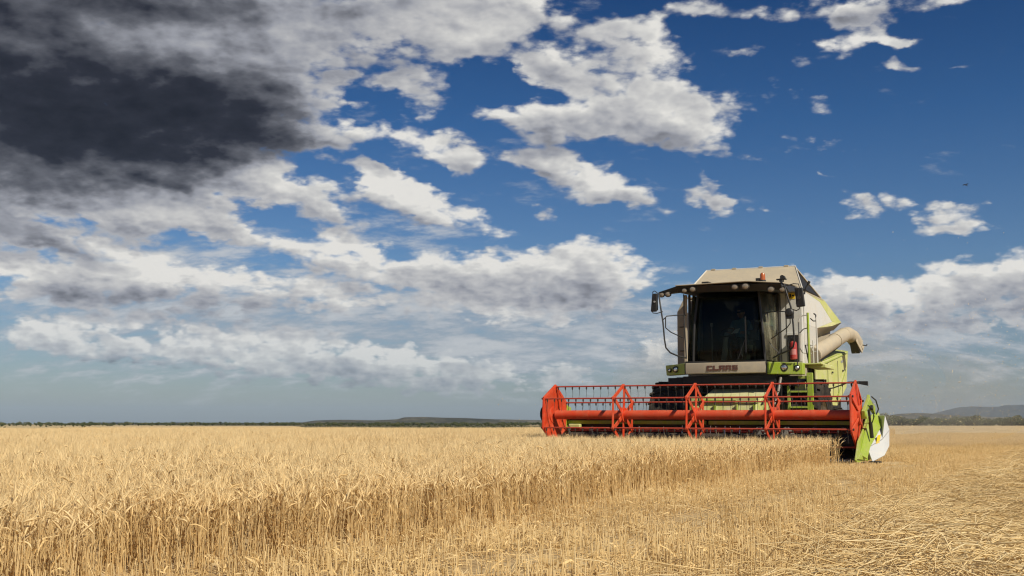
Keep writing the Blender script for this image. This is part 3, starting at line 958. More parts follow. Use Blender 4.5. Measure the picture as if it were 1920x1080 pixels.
def build_swath():
    rng = np.random.default_rng(8)
    A = Acc()
    def heap(lx, ly):
        w = np.exp(-((lx - 6.35 - .12 * np.sin(ly * .9)) / .95) ** 2)
        w2 = np.exp(-((lx - 5.35 - .15 * np.sin(ly * 1.7)) / .35) ** 2)
        bump = .5 + .5 * np.sin(ly * 2.3 + lx * 1.5) * np.sin(lx * 3.1 - ly * 1.1)
        b3 = .5 + .5 * np.sin(ly * 5.1 - lx * 2.2) * np.sin(lx * 5.3 + ly * 2.7)
        return w * (.13 + .20 * bump * bump + .06 * b3) + .12 * w2 * bump
    def lay(n, y0, y1, cx, wx_, lmin, lmax, rad, slope, align, curve=.16, K=5):
        ly = rng.uniform(y0, y1, n)
        lx = cx + rng.normal(0, wx_, n)
        X = HX + CT * lx + ST * ly; Y = HY - ST * lx + CT * ly
        hz = heap(lx, ly)
        z = hz * rng.beta(2.2, 1.1, n) + .012 + np.where(rng.random(n) < .1, rng.uniform(0, .05, n), 0)
        a = np.where(rng.random(n) < align, rng.normal(R(25), .6, n), rng.uniform(0, 6.28, n))
        add_lying(A, rng, X, Y, z, lmin, lmax, slope, rad, curve, K, az=a, hump=.10 if lmax < .5 else .03)
    lay(13000, -17.6, -8, 6.35, .80, .08, .34, .0019, .30, .35, curve=.3)
    lay(7000, -8, 6, 6.6, .6, .10, .40, .0024, .13, .45, K=4)
    lay(3500, 6, 30, 6.6, .7, .12, .40, .0032, .12, .4, K=3)
    lay(450, -17.6, -8, 6.0, .9, .3, .6, .0026, .22, .6, .35)
    lay(1400, -17.6, 0, 5.2, 1.2, .12, .40, .0021, .2, .3)
    me = A.mesh('straw_swath', M['straw'])
    tag(link('straw_swath', me), 'heaped row of loose cut straw in the right foreground', kind='stuff')
build_swath()

# ------------------------------------------------------------------ shrubs and trees far off
def leaf_material(name, a, b_, c):
    m, N, b, o = material(name)
    at = N.new('ShaderNodeAttribute', attribute_name='tint').outputs['Fac']
    oi = N.new('ShaderNodeObjectInfo').outputs['Random']
    t = N.m('MULTIPLY_ADD', oi, .45, N.m('MULTIPLY', at, .55))
    N.put(b.inputs['Base Color'], N.ramp(t, [(.15, a), (.5, b_), (.9, c)]))
    b.inputs['Roughness'].default_value = .7
    return m
M['leaf'] = leaf_material('hedge_leaves', (.035, .05, .014), (.07, .085, .026), (.15, .14, .055))
M['bark'] = simple('bark', (.09, .07, .05), .9)

def crown(name, seed, w=3.2, h=3.2, n=900, leaf=.22, trunk=.35):
    rng = np.random.default_rng(seed)
    V = []; Q = []; T = []
    nc = 10
    cen = np.stack([rng.normal(0, w * .25, nc), rng.normal(0, w * .22, nc), h * rng.uniform(.30, .80, nc)], -1)
    rr = rng.uniform(.16, .32, nc) * w
    k = rng.integers(0, nc, n)
    dv = rng.normal(0, 1, (n, 3)); dv /= np.linalg.norm(dv, axis=1, keepdims=True)
    P = cen[k] + dv * (rr[k] * rng.uniform(.6, 1.08, n))[:, None] * np.array([1, 1, .8])
    P[:, 2] = np.maximum(P[:, 2], .1)
    a = rng.normal(0, 1, (n, 3)); a /= np.linalg.norm(a, axis=1, keepdims=True)
    b_ = np.cross(a, rng.normal(0, 1, (n, 3))); b_ /= np.linalg.norm(b_, axis=1, keepdims=True)
    s = leaf * rng.uniform(.6, 1.3, n)[:, None]
    V = np.stack([P - a * s, P - b_ * s * .6, P + a * s, P + b_ * s * .6], 1).reshape(-1, 3)
    Q = np.arange(4 * n).reshape(n, 4)
    T = np.repeat(rng.random(n) * .6 + (k % 3) * .2, 4)
    me = mesh_np(name, V, Q, None, M['leaf'])
    vattr(me, 'tint', T)
    # trunk and limbs as a second material
    TP = [];
    base = np.array([0, 0, -.1])
    for i in range(5):
        e = cen[i]
        TP.append([base, base + (e - base) * .35 + rng.normal(0, .08, 3), base + (e - base) * .7, e])
    Vt, qt = strands(np.array(TP), np.array([.13, .09, .06, .03])[None] * np.ones((5, 1)), 5)
    mt = mesh_np(name + '_trunk', Vt, qt, None, M['bark'])
    return me, mt

def build_hedge():
    rng = np.random.default_rng(21)
    crowns = [crown('shrub_%d' % i, 300 + i, w=rng.uniform(3, 4.6), h=rng.uniform(2.6, 3.8)) for i in range(6)]
    coll = bpy.data.collections.new('shrubs')
    for me, mt in crowns:
        # join crown and wood into one member
        V0 = np.empty(len(me.vertices) * 3, np.float32); me.vertices.foreach_get('co', V0)
        V1 = np.empty(len(mt.vertices) * 3, np.float32); mt.vertices.foreach_get('co', V1)
        V = np.concatenate([V0, V1]).reshape(-1, 3)
        n0 = len(me.vertices)
        q0 = np.arange(n0).reshape(-1, 4)
        q1 = np.array([list(p.vertices) for p in mt.polygons]) + n0
        jm = mesh_np(me.name + '_whole', V, np.concatenate([q0, q1]), None, M['leaf'])
        jm.materials.append(M['bark'])
        mi = np.zeros(len(jm.polygons), np.int32); mi[len(q0):] = 1
        jm.polygons.foreach_set('material_index', mi)
        tv = np.zeros(len(V), np.float32)
        t0 = np.empty(n0, np.float32); me.attributes['tint'].data.foreach_get('value', t0)
        tv[:n0] = t0
        vattr(jm, 'tint', tv)
        coll.objects.link(bpy.data.objects.new(jm.name, jm))
    # hedge at right beyond the stubble
    n = 520
    az = rng.uniform(math.atan(.24), math.atan(.62), n)
    D = rng.uniform(478, 560, n)
    X, Y = np.sin(az) * D, np.cos(az) * D
    s = rng.uniform(.55, 1.15, n) * np.where(rng.random(n) < .05, 1.3, 1)
    scatter('hedgerow', np.stack([X, Y, np.zeros(n)], -1), rng.uniform(0, 6.28, n), s, rng.integers(0, 6, n), coll,
            'far dark green hedge of shrubs and low trees closing the stubble at right')
    # scrub left and centre
    n = 2600
    az = np.arctan(rng.uniform(-.62, .22, n))
    D = 190 + 1300 * rng.random(n) ** .9
    t = np.tan(az)
    keep = ~((t > -.40) & (t < -.19) & (D < 410)) & ((rng.random(n) < .6) | (t > -.22))
    az, D = az[keep], D[keep]; n = len(az)
    X, Y = np.sin(az) * D, np.cos(az) * D
    s = rng.uniform(.15, .40, n) * np.clip(D / 420, .5, 2.0)
    scatter('scrub', np.stack([X, Y, np.full(n, -.05)], -1), rng.uniform(0, 6.28, n), s, rng.integers(0, 6, n), coll,
            'thin belt of low dark scrub beyond the wheat, left of the harvester')
    # one taller round tree that stands out of the hedge
    me, mt = crown('tree_crown', 333, w=5.6, h=5.0, n=1500, leaf=.24)
    dr = px_dir(1832, 780)
    t = 474 / math.hypot(dr.x, dr.y)
    e = bpy.data.objects.new('hedge_tree', None); COL.objects.link(e)
    e.location = (dr.x * t, dr.y * t, 0); e.scale = (.95, .95, .95)
    tag(e, 'tallest bushy tree in the far hedge, below the blue mountain', 'tree')
    link('crown', me, e); link('trunk', mt, e)
build_hedge()

# ------------------------------------------------------------------ mesh builder
class MB:
    def __init__(self):
        self.v = []; self.f = []
    def add(self, vs, fs):
        n = len(self.v)
        self.v += [tuple(x) for x in vs]
        self.f += [tuple(i + n for i in f) for f in fs]
        return self
    def box(self, x0, x1, y0, y1, z0, z1):
        return self.add([(x0, y0, z0), (x1, y0, z0), (x1, y1, z0), (x0, y1, z0), (x0, y0, z1), (x1, y0, z1), (x1, y1, z1), (x0, y1, z1)],
                        [(0, 3, 2, 1), (4, 5, 6, 7), (0, 1, 5, 4), (1, 2, 6, 5), (2, 3, 7, 6), (3, 0, 4, 7)])
    def hexa(self, p):           # 8 corners, bottom ring then top ring
        return self.add(p, [(0, 3, 2, 1), (4, 5, 6, 7), (0, 1, 5, 4), (1, 2, 6, 5), (2, 3, 7, 6), (3, 0, 4, 7)])
    def slab(self, pts, th):     # planar-ish polygon given thickness along its normal (inwards)
        P = [Vector(p) for p in pts]
        n = Vector((0, 0, 0))
        for i in range(len(P)):
            a, b_ = P[i], P[(i + 1) % len(P)]
            n += a.cross(b_)
        n.normalize()
        k = len(P)
        Q_ = [p - n * th for p in P]
        fs = [tuple(range(k)), tuple(range(2 * k - 1, k - 1, -1))]
        for i in range(k):
            j = (i + 1) % k
            fs.append((i, i + k, j + k, j))
        return self.add([*P, *Q_], fs)
    def tube(self, pts, r, sides=8, closed=False):
        P = [Vector(p) for p in pts]
        k = len(P)
        rs = r if isinstance(r, (list, tuple)) else [r] * k
        ring = []
        up = None
        for i in range(k):
            t = (P[min(i + 1, k - 1)] - P[max(i - 1, 0)]).normalized()
            if up is None:
                up = Vector((0, 0, 1)) if abs(t.z) < .9 else Vector((0, 1, 0))
            a = t.cross(up)
            if a.length < 1e-5: a = t.cross(Vector((1, 0, 0)))
            a.normalize()
            b_ = a.cross(t).normalized()
            up = b_
            ring.append([P[i] + (a * math.cos(s * 2 * math.pi / sides) + b_ * math.sin(s * 2 * math.pi / sides)) * rs[i] for s in range(sides)])
        vs = [v for rg in ring for v in rg]
        fs = []
        for i in range(k - 1):
            for s in range(sides):
                t2 = (s + 1) % sides
                fs.append((i * sides + s, i * sides + t2, (i + 1) * sides + t2, (i + 1) * sides + s))
        fs.append(tuple(range(sides - 1, -1, -1)))
        fs.append(tuple((k - 1) * sides + s for s in range(sides)))
        return self.add(vs, fs)
    def cyl(self, p0, p1, r, sides=16):
        return self.tube([p0, p1], r, sides)
    def bar(self, p0, p1, w, t, up=(1, 0, 0)):
        """flat bar from p0 to p1; t is its thickness along up, w its width across"""
        a, b_ = Vector(p0), Vector(p1)
        d_ = (b_ - a).normalized()
        u = Vector(up)
        s = d_.cross(u).normalized()
        c = []
        for p in (a, b_):
            c += [p - s * w / 2 - u * t / 2, p + s * w / 2 - u * t / 2, p + s * w / 2 + u * t / 2, p - s * w / 2 + u * t / 2]
        return self.hexa(c)
    def lathe(self, prof, origin, axis='x', seg=32):
        """prof: [(r, a)] radius and distance along the axis; ring closed if first and last radius are 0"""
        o = Vector(origin)
        vs = []
        for (r, a) in prof:
            for s in range(seg):
                c_, s_2 = math.cos(s * 2 * math.pi / seg) * r, math.sin(s * 2 * math.pi / seg) * r
                if axis == 'x': vs.append(o + Vector((a, c_, s_2)))
                elif axis == 'y': vs.append(o + Vector((s_2, a, c_)))
                else: vs.append(o + Vector((c_, s_2, a)))
        fs = []
        for i in range(len(prof) - 1):
            for s in range(seg):
                t2 = (s + 1) % seg
                fs.append((i * seg + s, i * seg + t2, (i + 1) * seg + t2, (i + 1) * seg + s))
        return self.add(vs, fs)
    def obj(self, name, mat, parent=None, bevel=0.0, smooth=35, label=None, me_only=False):
        me = bpy.data.meshes.new(name)
        me.from_pydata(self.v, [], self.f)
        me.update()
        import bmesh
        bm = bmesh.new(); bm.from_mesh(me)
        bmesh.ops.recalc_face_normals(bm, faces=bm.faces)
        bm.to_mesh(me); bm.free()
        me.shade_smooth()
        me.set_sharp_from_angle(angle=R(smooth))
        me.materials.append(mat)
        if me_only: return me
        o = link(name, me, parent)
        if bevel:
            md = o.modifiers.new('bevel', 'BEVEL')
            md.width = bevel; md.segments = 2; md.limit_method = 'ANGLE'; md.angle_limit = R(40)
            md.harden_normals = True
        if label: o['label'] = label
        return o

def arc(c, r, a0, a1, n, plane='xz', off=0.0):
    out_ = []
    for i in range(n + 1):
        a = R(a0 + (a1 - a0) * i / n)
        if plane == 'xz': out_.append((c[0] + r * math.cos(a), off, c[1] + r * math.sin(a)))
    return out_

# ------------------------------------------------------------------ the combine harvester
root = bpy.data.objects.new('combine_harvester', None)
COL.objects.link(root)
root.location = (HX, HY, 0)
root.rotation_euler = (0, R(0.25), -TH)
tag(root, 'dusty green and cream combine harvester with a wide red reel cutting the wheat', 'combine harvester')

# --- reel
AXZ, RR_ = 0.885, 0.58
PHI = R(-3.6)
def hexpt(k, r=RR_):
    a = math.pi / 2 + k * math.pi / 3 + PHI      # k=0 top, 1 rear..., measured in the (y back, z up) plane
    return (-r * math.cos(a) * -1, AXZ + r * math.sin(a))
tb = MB().cyl((-2.97, 0, AXZ), (2.97, 0, AXZ), .092, 28)
for x in (-2.25, -.75, .75, 2.25):
    tb.cyl((x - .03, 0, AXZ), (x + .03, 0, AXZ), .096, 28)
reel = tb.obj('reel', M['orange'], root, smooth=30, label='red reel with a thick tube and six bars of tines')
tine_me = MB().tube([(0, 0, 0), (0, 0, -.028), (0, .004, -.055)], [.014, .018, .009], 6).tube([(0, .004, -.05), (.002, .012, -.14), (0, -.01, -.235)], [.0042, .0036, .003], 5).obj('tine', M['darksteel'], me_only=True)
bar_me = None
for k in range(6):
    y, z = hexpt(k)
    b_ = MB().cyl((-3.02, 0, 0), (3.02, 0, 0), .0155, 10)
    for x in (-3.0, -1.5, 0, 1.5, 3.0):
        b_.cyl((x - .035, 0, 0), (x + .035, 0, 0), .024, 10)
    if bar_me is None:
        bar_me = b_.obj('tine_bar', M['red_bar'], me_only=True)
    o = link('tine_bar', bar_me, reel, (0, y, z))
    for i in range(38):
        x = -2.94 + i * 5.88 / 37
        if min(abs(x - s) for s in (-3, -1.5, 0, 1.5, 3)) < .04: x += .05
        link('tine', tine_me, reel, (x, y, z - .012), (random.uniform(-.10, .10), random.uniform(-.05, .05), 0))
def spider(x):
    m = MB()
    P = [(x, *hexpt(k)) for k in range(6)]
    c = (x, 0, AXZ)
    for k in range(6):
        a, b2 = P[k], P[(k + 1) % 6]
        m.bar(a, b2, .078, .018)
        m.bar((x + .022, c[1], c[2]), (x + .022, a[1], a[2]), .085, .016)
    m.cyl((x - .03, 0, AXZ), (x + .05, 0, AXZ), .15, 18)
    for a in P:
        m.cyl((x - .02, a[1], a[2]), (x + .03, a[1], a[2]), .038, 12)
    return m
for x in (-1.5, 0.0, 1.5):
    spider(x).obj('reel_spider', M['orange'], reel, bevel=.004)
for s in (-1, 1):
    x = 3.0 * s
    m = MB()
    P = [(x, hexpt(k)[0] * 1.06, AXZ + (hexpt(k)[1] - AXZ) * 1.06) for k in range(6)]
    cc = Vector((x + .07 * s, 0, AXZ))
    rim = .11
    # dished panel: six facets rising to the hub, with a folded rim and pressed ribs
    inner = [Vector(p).lerp(Vector((x, 0, AXZ)), rim) for p in P]
    hub = [Vector(p).lerp(Vector((x, 0, AXZ)), .74) + Vector((.055 * s, 0, 0)) for p in P]
    for k in range(6):
        j = (k + 1) % 6
        q = [Vector(P[k]), Vector(P[j]), inner[j], inner[k]]
        if s < 0: q.reverse()
        m.slab(q, .012)
        q = [inner[k], inner[j], hub[j], hub[k]]
        if s < 0: q.reverse()
        m.slab(q, .008)
        m.bar(Vector(P[k]) + Vector((.020 * s, 0, 0)), hub[k] + Vector((.018 * s, 0, 0)), .05, .022)
        m.bar(Vector(P[k]) + Vector((.012 * s, 0, 0)), Vector(P[j]) + Vector((.012 * s, 0, 0)), .035, .03)
    m.cyl((x + .03 * s, 0, AXZ), (x + .10 * s, 0, AXZ), .17, 24)
    m.obj('end_plate', M['orange'], reel, bevel=.003)
    mb = MB()
    for p in P:
        mb.cyl((x - .02, p[1] * .95, AXZ + (p[2] - AXZ) * .95), (x + .06 * s, p[1] * .95, AXZ + (p[2] - AXZ) * .95), .022, 10)
    mb.cyl((x + .09 * s, 0, AXZ), (x + .14 * s, 0, AXZ), .055, 14)
    mb.obj('bolt', M['darksteel'], reel)

# --- header
m = MB()
m.box(-3.06, 3.06, .84, .88, .12, .80)                       # back sheet
m.box(-3.06, 3.06, .70, .84, .80, .84)
hd = m.obj('header', M['darksteel'], root, bevel=.004, label='wide cutting header with dark trough and green rail')
m = MB()
m.slab([(-3.06, -.42, .075), (3.06, -.42, .075), (3.06, .84, .13), (-3.06, .84, .13)], .02)
m.obj('trough_floor', M['steel'], hd)
rail = MB()
rail.box(-3.06, -.02, .72, .83, .70, .775)
rail.box(.04, 1.30, .72, .83, .70, .775)
rail.box(1.36, 3.06, .72, .83, .70, .775)
rail.obj('top_rail', M['green'], hd, bevel=.008)
m = MB().cyl((-3.04, .70, .60), (3.04, .70, .60), .03, 10)
m.obj('cross_tube', M['red_bar'], hd)
m = MB().cyl((-3.04, .42, .38), (3.04, .42, .38), .15, 22)
aug = m.obj('auger', M['darksteel'], hd)
fl = []
for (x0, x1, hand) in ((-3.0, -.45, 1), (.75, 3.0, -1)):
    nst = 90
    vs = []; fs = []
    for i in range(nst + 1):
        u = i / nst
        a = hand * u * (x1 - x0) / .52 * 2 * math.pi
        for r in (.148, .285):
            for off in (-.004, .004):
                vs.append((x0 + (x1 - x0) * u + off, .42 + r * math.cos(a), .38 + r * math.sin(a)))
    for i in range(nst):
        b0 = i * 4; b1 = b0 + 4
        fs += [(b0, b1, b1 + 2, b0 + 2), (b0 + 1, b0 + 3, b1 + 3, b1 + 1), (b0 + 2, b1 + 2, b1 + 3, b0 + 3)]
    mm = MB(); mm.add(vs, fs)
    mm.obj('flight', M['steel'], aug, smooth=60)
m = MB()
for i in range(9):
    x = -.42 + i * .145
    a = R(200 + (i % 2) * 25)
    for q in (0, 120, 240):
        aa = a + R(q)
        m.cyl((x, .42 + .13 * math.cos(aa), .38 + .13 * math.sin(aa)), (x, .42 + .30 * math.cos(aa), .38 + .30 * math.sin(aa)), .008, 6)
m.obj('auger_finger', M['chrome'], aug)
# cutter bar with guard fingers
m = MB().box(-3.06, 3.06, -.46, -.40, .06, .10)
cb = m.obj('cutter_bar', M['darksteel'], hd)
m = MB()
for i in range(78):
    x = -3.02 + i * 6.04 / 77
    m.add([(x - .012, -.46, .065), (x + .012, -.46, .065), (x + .012, -.46, .095), (x - .012, -.46, .095), (x, -.58, .075)],
          [(0, 1, 4), (1, 2, 4), (2, 3, 4), (3, 0, 4), (0, 3, 2, 1)])
m.obj('guard_finger', M['steel'], cb)
# side sheets of the trough
for s in (-1, 1):
    x = 3.06 * s
    pr = [(-.62, .10), (-.30, .42), (.36, .67), (.72, .86), (1.15, .90), (1.20, .20), (.9, .07), (-.5, .05)]
    q = [(x + .03 * s, y, z) for y, z in pr]
    MB().slab(q if s < 0 else q[::-1], .03 * (1 if s < 0 else 1)).obj('side_sheet', M['green'], hd, bevel=.005)
# centre hump where the feeder joins
m = MB()
m.hexa([(-.46, .86, .78), (.98, .86, .78), (.98, 1.10, .78), (-.46, 1.10, .78), (-.42, .98, 1.12), (.94, .98, 1.12), (.94, 1.12, 1.12), (-.42, 1.12, 1.12)])
m.box(-.44, .96, .94, 1.14, 1.12, 1.26)
m.obj('header_hump', M['green_pale'], hd, bevel=.012)
m = MB()
for x in (-.40, .10, .55, .90):
    m.box(x, x + .03, .90, .955, .80, 1.10)
m.cyl((-.30, .93, 1.18), (.55, .93, 1.18), .02, 8)
m.obj('hump_rib', M['green'], hd)
# right divider: green wedge and white plastic nose
m = MB()
G = [(3.05, -.24, .18), (3.08, .36, .67), (3.10, .86, .89), (3.15, 1.34, .93), (3.25, 1.14, .73), (3.12, .35, .29), (3.14, -.05, .10)]
m.slab([Vector(g) for g in G], .05)
m.add([(3.03, -.55, .12), (3.12, -.55, .12), (3.12, .4, .06), (3.03, .4, .06), (3.03, -.24, .22), (3.10, -.24, .22), (3.12, .35, .30), (3.03, .35, .68)],
      [(0, 3, 2, 1), (0, 1, 5, 4), (1, 2, 6, 5), (2, 3, 7, 6), (3, 0, 4, 7), (4, 5, 6, 7)])
dv = m.obj('crop_divider', M['green'], hd, bevel=.006)
P1, P2, P3, P4 = (3.20, .34, .04), (3.12, .35, .29), (3.25, 1.14, .73), (3.35, 1.03, .90)
P5, P6, P7 = (3.42, 1.05, .62), (3.42, .96, .32), (3.38, .61, .15)
PC = (3.325, .78, .45)
m = MB()
vs = [P1, P2, P3, P4, P5, P6, P7, PC]
back = [(3.16, p[1] + .25, p[2]) if i not in (1,) else (3.10, .60, p[2]) for i, p in enumerate(vs[:7])]
m.add(vs + back, [(0, 1, 7), (1, 2, 7), (2, 3, 7), (3, 4, 7), (4, 5, 7), (5, 6, 7), (6, 0, 7)] +
      [(i, (i + 1) % 7, 8 + (i + 1) % 7, 8 + i) for i in range(7)] + [tuple(8 + i for i in range(6, -1, -1))])
nose = m.obj('divider_nose', M['plastic'], hd, bevel=.02, smooth=50, label='white plastic nose of the right crop divider')
nn = (Vector(P5) - Vector(P2)).cross(Vector(P3) - Vector(P1)).normalized()
def decal(name, c, a, b_, mat, lift=.012):
    """small flat print lifted off the nose, spanned by directions a, b_"""
    c = Vector(c); a = Vector(a); b_ = Vector(b_)
    n = a.cross(b_).normalized()
    if n.dot(Vector((1, -1, 0))) < 0: n = -n
    c = c + n * lift
    MB().slab([c - a - b_, c + a - b_, c + a + b_, c - a + b_], .003).obj(name, mat, nose)
tri = [Vector(P2), Vector(P3), Vector(PC)]
decal('yellow_decal', (3.262, .68, .45), (.022, .05, .012), (.010, .04, .075), M['yellow'])
decal('grey_decal', (3.315, .90, .53), (.006, .04, .03), (.010, .05, .05), M['grey'])
m = MB().tube([P2, PC, P5], .006, 6)
m.obj('nose_crease', M['grey'], nose)
MB().box(3.12, 3.30, .30, .75, .015, .05).obj('skid', M['rubber'], hd, bevel=.01)
# reel arms and their rams
for s in (-1, 1):
    m = MB()
    x = 3.15 * s
    m.bar((x, -.10, .90), (x, .45, 1.13), .12, .06)
    m.bar((x, .45, 1.13), (x, 1.05, .98), .14, .06)
    m.cyl((x - .05, 0, AXZ), (x + .05, 0, AXZ), .07, 14)
    m.bar((x, .42, 1.15), (x, .52, 1.24), .06, .05)
    arm = m.obj('reel_arm', M['green'], hd, bevel=.008)
    m = MB().cyl((x + .06 * s, .30, .60), (x + .06 * s, .12, .98), .022, 10).cyl((x + .06 * s, .34, .48), (x + .06 * s, .24, .75), .035, 12)
    m.cyl((x + .02 * s, .50, 1.02), (x + .07 * s, .50, 1.02), .05, 12)
    m.obj('ram', M['black'], hd)
    m = MB().tube([(x + .05 * s, .55, 1.22), (x + .09 * s, .75, 1.16), (x + .11 * s, .88, 1.00), (x + .07 * s, .85, .90)], .013, 7)
    m.tube([(x + .03 * s, .20, 1.06), (x + .10 * s, .30, 1.0), (x + .10 * s, .42, .86), (x + .05 * s, .5, .75)], .010, 6)
    m.obj('hose', M['black'], hd)
# black drive disc outside the left end
m = MB().lathe([(0, -.05), (.15, -.05), (.175, -.02), (.175, .05), (.15, .08), (0, .08)], (-3.20, -.05, .90), 'x', 26)
m.obj('drive_disc', M['rubber'], hd)
m = MB().box(-3.14, -3.07, -.50, .9, .10, .36)
m.hexa([(-3.14, -1.0, .08), (-3.07, -1.0, .08), (-3.07, -.5, .08), (-3.14, -.5, .08), (-3.12, -.95, .12), (-3.09, -.95, .12), (-3.07, -.5, .36), (-3.14, -.5, .36)])
m.obj('crop_divider', M['green'], hd, bevel=.008)
m = MB().box(-2.98, -2.72, .60, .72, .62, .70).box(-2.98, -2.60, .45, .55, .20, .30)
m.obj('gear_case', M['green_pale'], hd, bevel=.02)

# --- feeder house and chassis
m = MB().hexa([(-.40, 1.05, .25), (.90, 1.05, .25), (.85, 2.9, .85), (-.35, 2.9, .85), (-.40, 1.05, 1.05), (.90, 1.05, 1.05), (.85, 2.9, 1.62), (-.35, 2.9, 1.62)])
m.obj('feeder_house', M['green_pale'], root, bevel=.015)
m = MB().box(-1.18, 1.25, 2.35, 8.0, .85, 1.72)
m.box(-1.40, 1.55, 2.75, 3.25, .62, 1.05)
m.box(-1.30, 1.50, 2.15, 3.6, 1.50, 1.70)
m.box(-.9, 1.1, 1.98, 2.35, 1.56, 1.72)
m.obj('chassis', M['frame'], root, bevel=.01)
for (x, z, y) in ((-1.02, 1.3, 2.30), (-.6, 1.40, 2.28), (1.12, 1.36, 2.28)):
    MB().box(x - .05, x + .05, y - .05, y + .05, z - .25, z + .18).obj('valve_block', M['black'], root, bevel=.01)
MB().tube([(-.9, 2.3, 1.62), (-.7, 2.2, 1.4), (-.35, 2.1, 1.35), (.0, 1.95, 1.25)], .018, 7).obj('hydraulic_hose', M['black'], root)
MB().tube([(1.15, 2.3, 1.66), (1.05, 2.1, 1.45), (.95, 1.9, 1.3), (.90, 1.5, 1.1)], .018, 7).obj('hydraulic_hose', M['black'], root)
MB().cyl((1.19, 2.0, 1.66), (1.20, 1.7, 1.36), .032, 12).cyl((1.20, 1.75, 1.40), (1.18, 1.45, 1.10), .018, 10).obj('hydraulic_ram', M['steel'], root)

# --- wheels
def wheel(cx, cy_, r, w, rimr, nm='wheel', side=1):
    m = MB()
    pr = [(rimr, -w * .42), (r * .86, -w * .5), (r * .955, -w * .45), (r * .965, -w * .2), (r * .965, w * .2), (r * .955, w * .45), (r * .86, w * .5), (rimr, w * .42)]
    m.lathe(pr, (cx, cy_, r), 'x', 48)
    nl = 22
    for i in range(nl):
        for sd in (-1, 1):
            a0 = (i + (.5 if sd > 0 else 0)) / nl * 2 * math.pi
            a1 = a0 + .16
            pts = []
            for (a, xx) in ((a0, sd * w * .02), (a1, sd * w * .49)):
                for rr2 in (r * .94, r * 1.0):
                    for da in (-.035, .035):
                        pts.append((cx + xx, cy_ + rr2 * math.cos(a + da), r + rr2 * math.sin(a + da)))
            m.hexa([pts[0], pts[1], pts[5], pts[4], pts[2], pts[3], pts[7], pts[6]])
    ty = m.obj(nm, M['rubber'], root, smooth=30, label=None)
    m = MB().lathe([(0, side * w * .12), (rimr * .35, side * w * .12), (rimr * .42, side * w * .02), (rimr * .75, side * w * .05), (rimr * .9, side * w * .30), (rimr * 1.02, side * w * .40), (rimr * 1.02, side * w * .34)], (cx, cy_, r), 'x', 32)
    m.obj('rim', M['steel'] if nm == 'wheel' else M['steel'], ty)
    m = MB().cyl((cx + side * w * .10, cy_, r), (cx + side * w * .28, cy_, r), rimr * .25, 16)
    m.obj('hub', M['green_pale'], ty)
wheel(-1.50, 3.0, .83, .64, .40, side=-1)
wheel(1.57, 3.0, .83, .64, .40, side=1)
wheel(-1.15, 7.0, .56, .40, .28, side=-1)
wheel(1.25, 7.0, .56, .40, .28, side=1)

# --- body
m = MB()
m.box(-1.30, 1.30, 3.50, 8.4, 1.70, 2.55)
m.box(-1.25, 1.28, 3.50, 6.8, 2.55, 3.55)
body = m.obj('body', M['beige'], root, bevel=.02)
m = MB()
# front wall beside and behind the cab
m.box(.84, 1.36, 3.38, 3.50, 2.02, 3.62)
fw = m.obj('front_wall', M['white'], body, bevel=.015)
m = MB()
m.hexa([(-1.46, 3.30, 2.02), (-.90, 3.30, 2.02), (-.90, 3.50, 2.02), (-1.46, 3.50, 2.02), (-1.44, 3.30, 3.24), (-.90, 3.30, 3.24), (-.90, 3.50, 3.24), (-1.44, 3.50, 3.24)])
m.obj('corner_post', M['white'], body, bevel=.015)
# left wall pieces keep their dusty brown
m = MB()
m.slab([(-1.47, 3.285, 2.0), (-1.24, 3.285, 2.0), (-1.24, 3.285, 3.58), (-1.30, 3.285, 3.56), (-1.46, 3.285, 3.26)], .02)
m.box(-1.47, -1.20, 3.31, 5.6, 2.0, 3.24)
m.obj('left_wall', M['beige'], body, bevel=.01, label='dusty brown left side wall')
for zz in (2.35, 2.9):
    MB().box(-1.40, -1.26, 3.262, 3.283, zz, zz + .02).obj('hinge', M['darksteel'], body)
# recess that holds the extinguisher
m = MB().box(1.04, 1.30, 3.355, 3.378, 2.06, 2.64)
m.obj('recess', M['frame'], body)
m = MB().box(1.02, 1.34, 3.345, 3.378, 2.64, 2.70).box(1.29, 1.335, 3.345, 3.378, 2.06, 2.64)
m.obj('recess_frame', M['white'], body, bevel=.005)
MB().box(1.08, 1.22, 3.372, 3.379, 3.44, 3.58).obj('warning_sticker', M['yellow'], body)
m = MB().box(1.095, 1.135, 3.368, 3.3715, 3.47, 3.55).box(1.15, 1.20, 3.368, 3.3715, 3.50, 3.53)
m.obj('sticker_print', M['black'], body)
# grain tank side: sloping sheets
A_, B_, C_, F_ = (1.40, 3.50, 3.62), (1.45, 5.3, 3.61), (1.55, 6.8, 3.20), (1.50, 4.2, 2.85)
D_, E_ = (1.32, 7.0, 3.04), (1.30, 5.13, 2.71)
G0 = (1.38, 3.50, 2.90)
Bi, Ci = (1.43, 4.95, 3.52), (1.50, 5.95, 3.14)
m = MB().slab([G0, F_, Ci, Bi, A_][::1], .03)
m.slab([(1.38, 3.50, 2.02), (1.40, 4.2, 2.02), E_, F_, G0], .03)
m.obj('tank_side', M['white'], body, bevel=.006, label='pale dusty sloping sheet of the grain tank')
m = MB().slab([Ci, C_, B_, A_, Bi], .03)
m.slab([F_, (1.52, 5.8, 3.03), C_, Ci], .028)
m.obj('tank_edge', M['green_pale'], body, bevel=.004, label='yellow-green edge sheet of the grain tank')
m = MB().slab([F_, E_, D_, C_], .03)
m.obj('tank_underside', M['beige'], body, bevel=.004)
m = MB().slab([A_, B_, (-1.3, 5.3, 3.61), (-1.3, 3.5, 3.62)], .03)
m.slab([B_, C_, (-1.3, 6.8, 3.2), (-1.3, 5.3, 3.61)], .03)
m.slab([C_, D_, (-1.3, 7.0, 2.6), (-1.3, 6.8, 3.2)], .03)
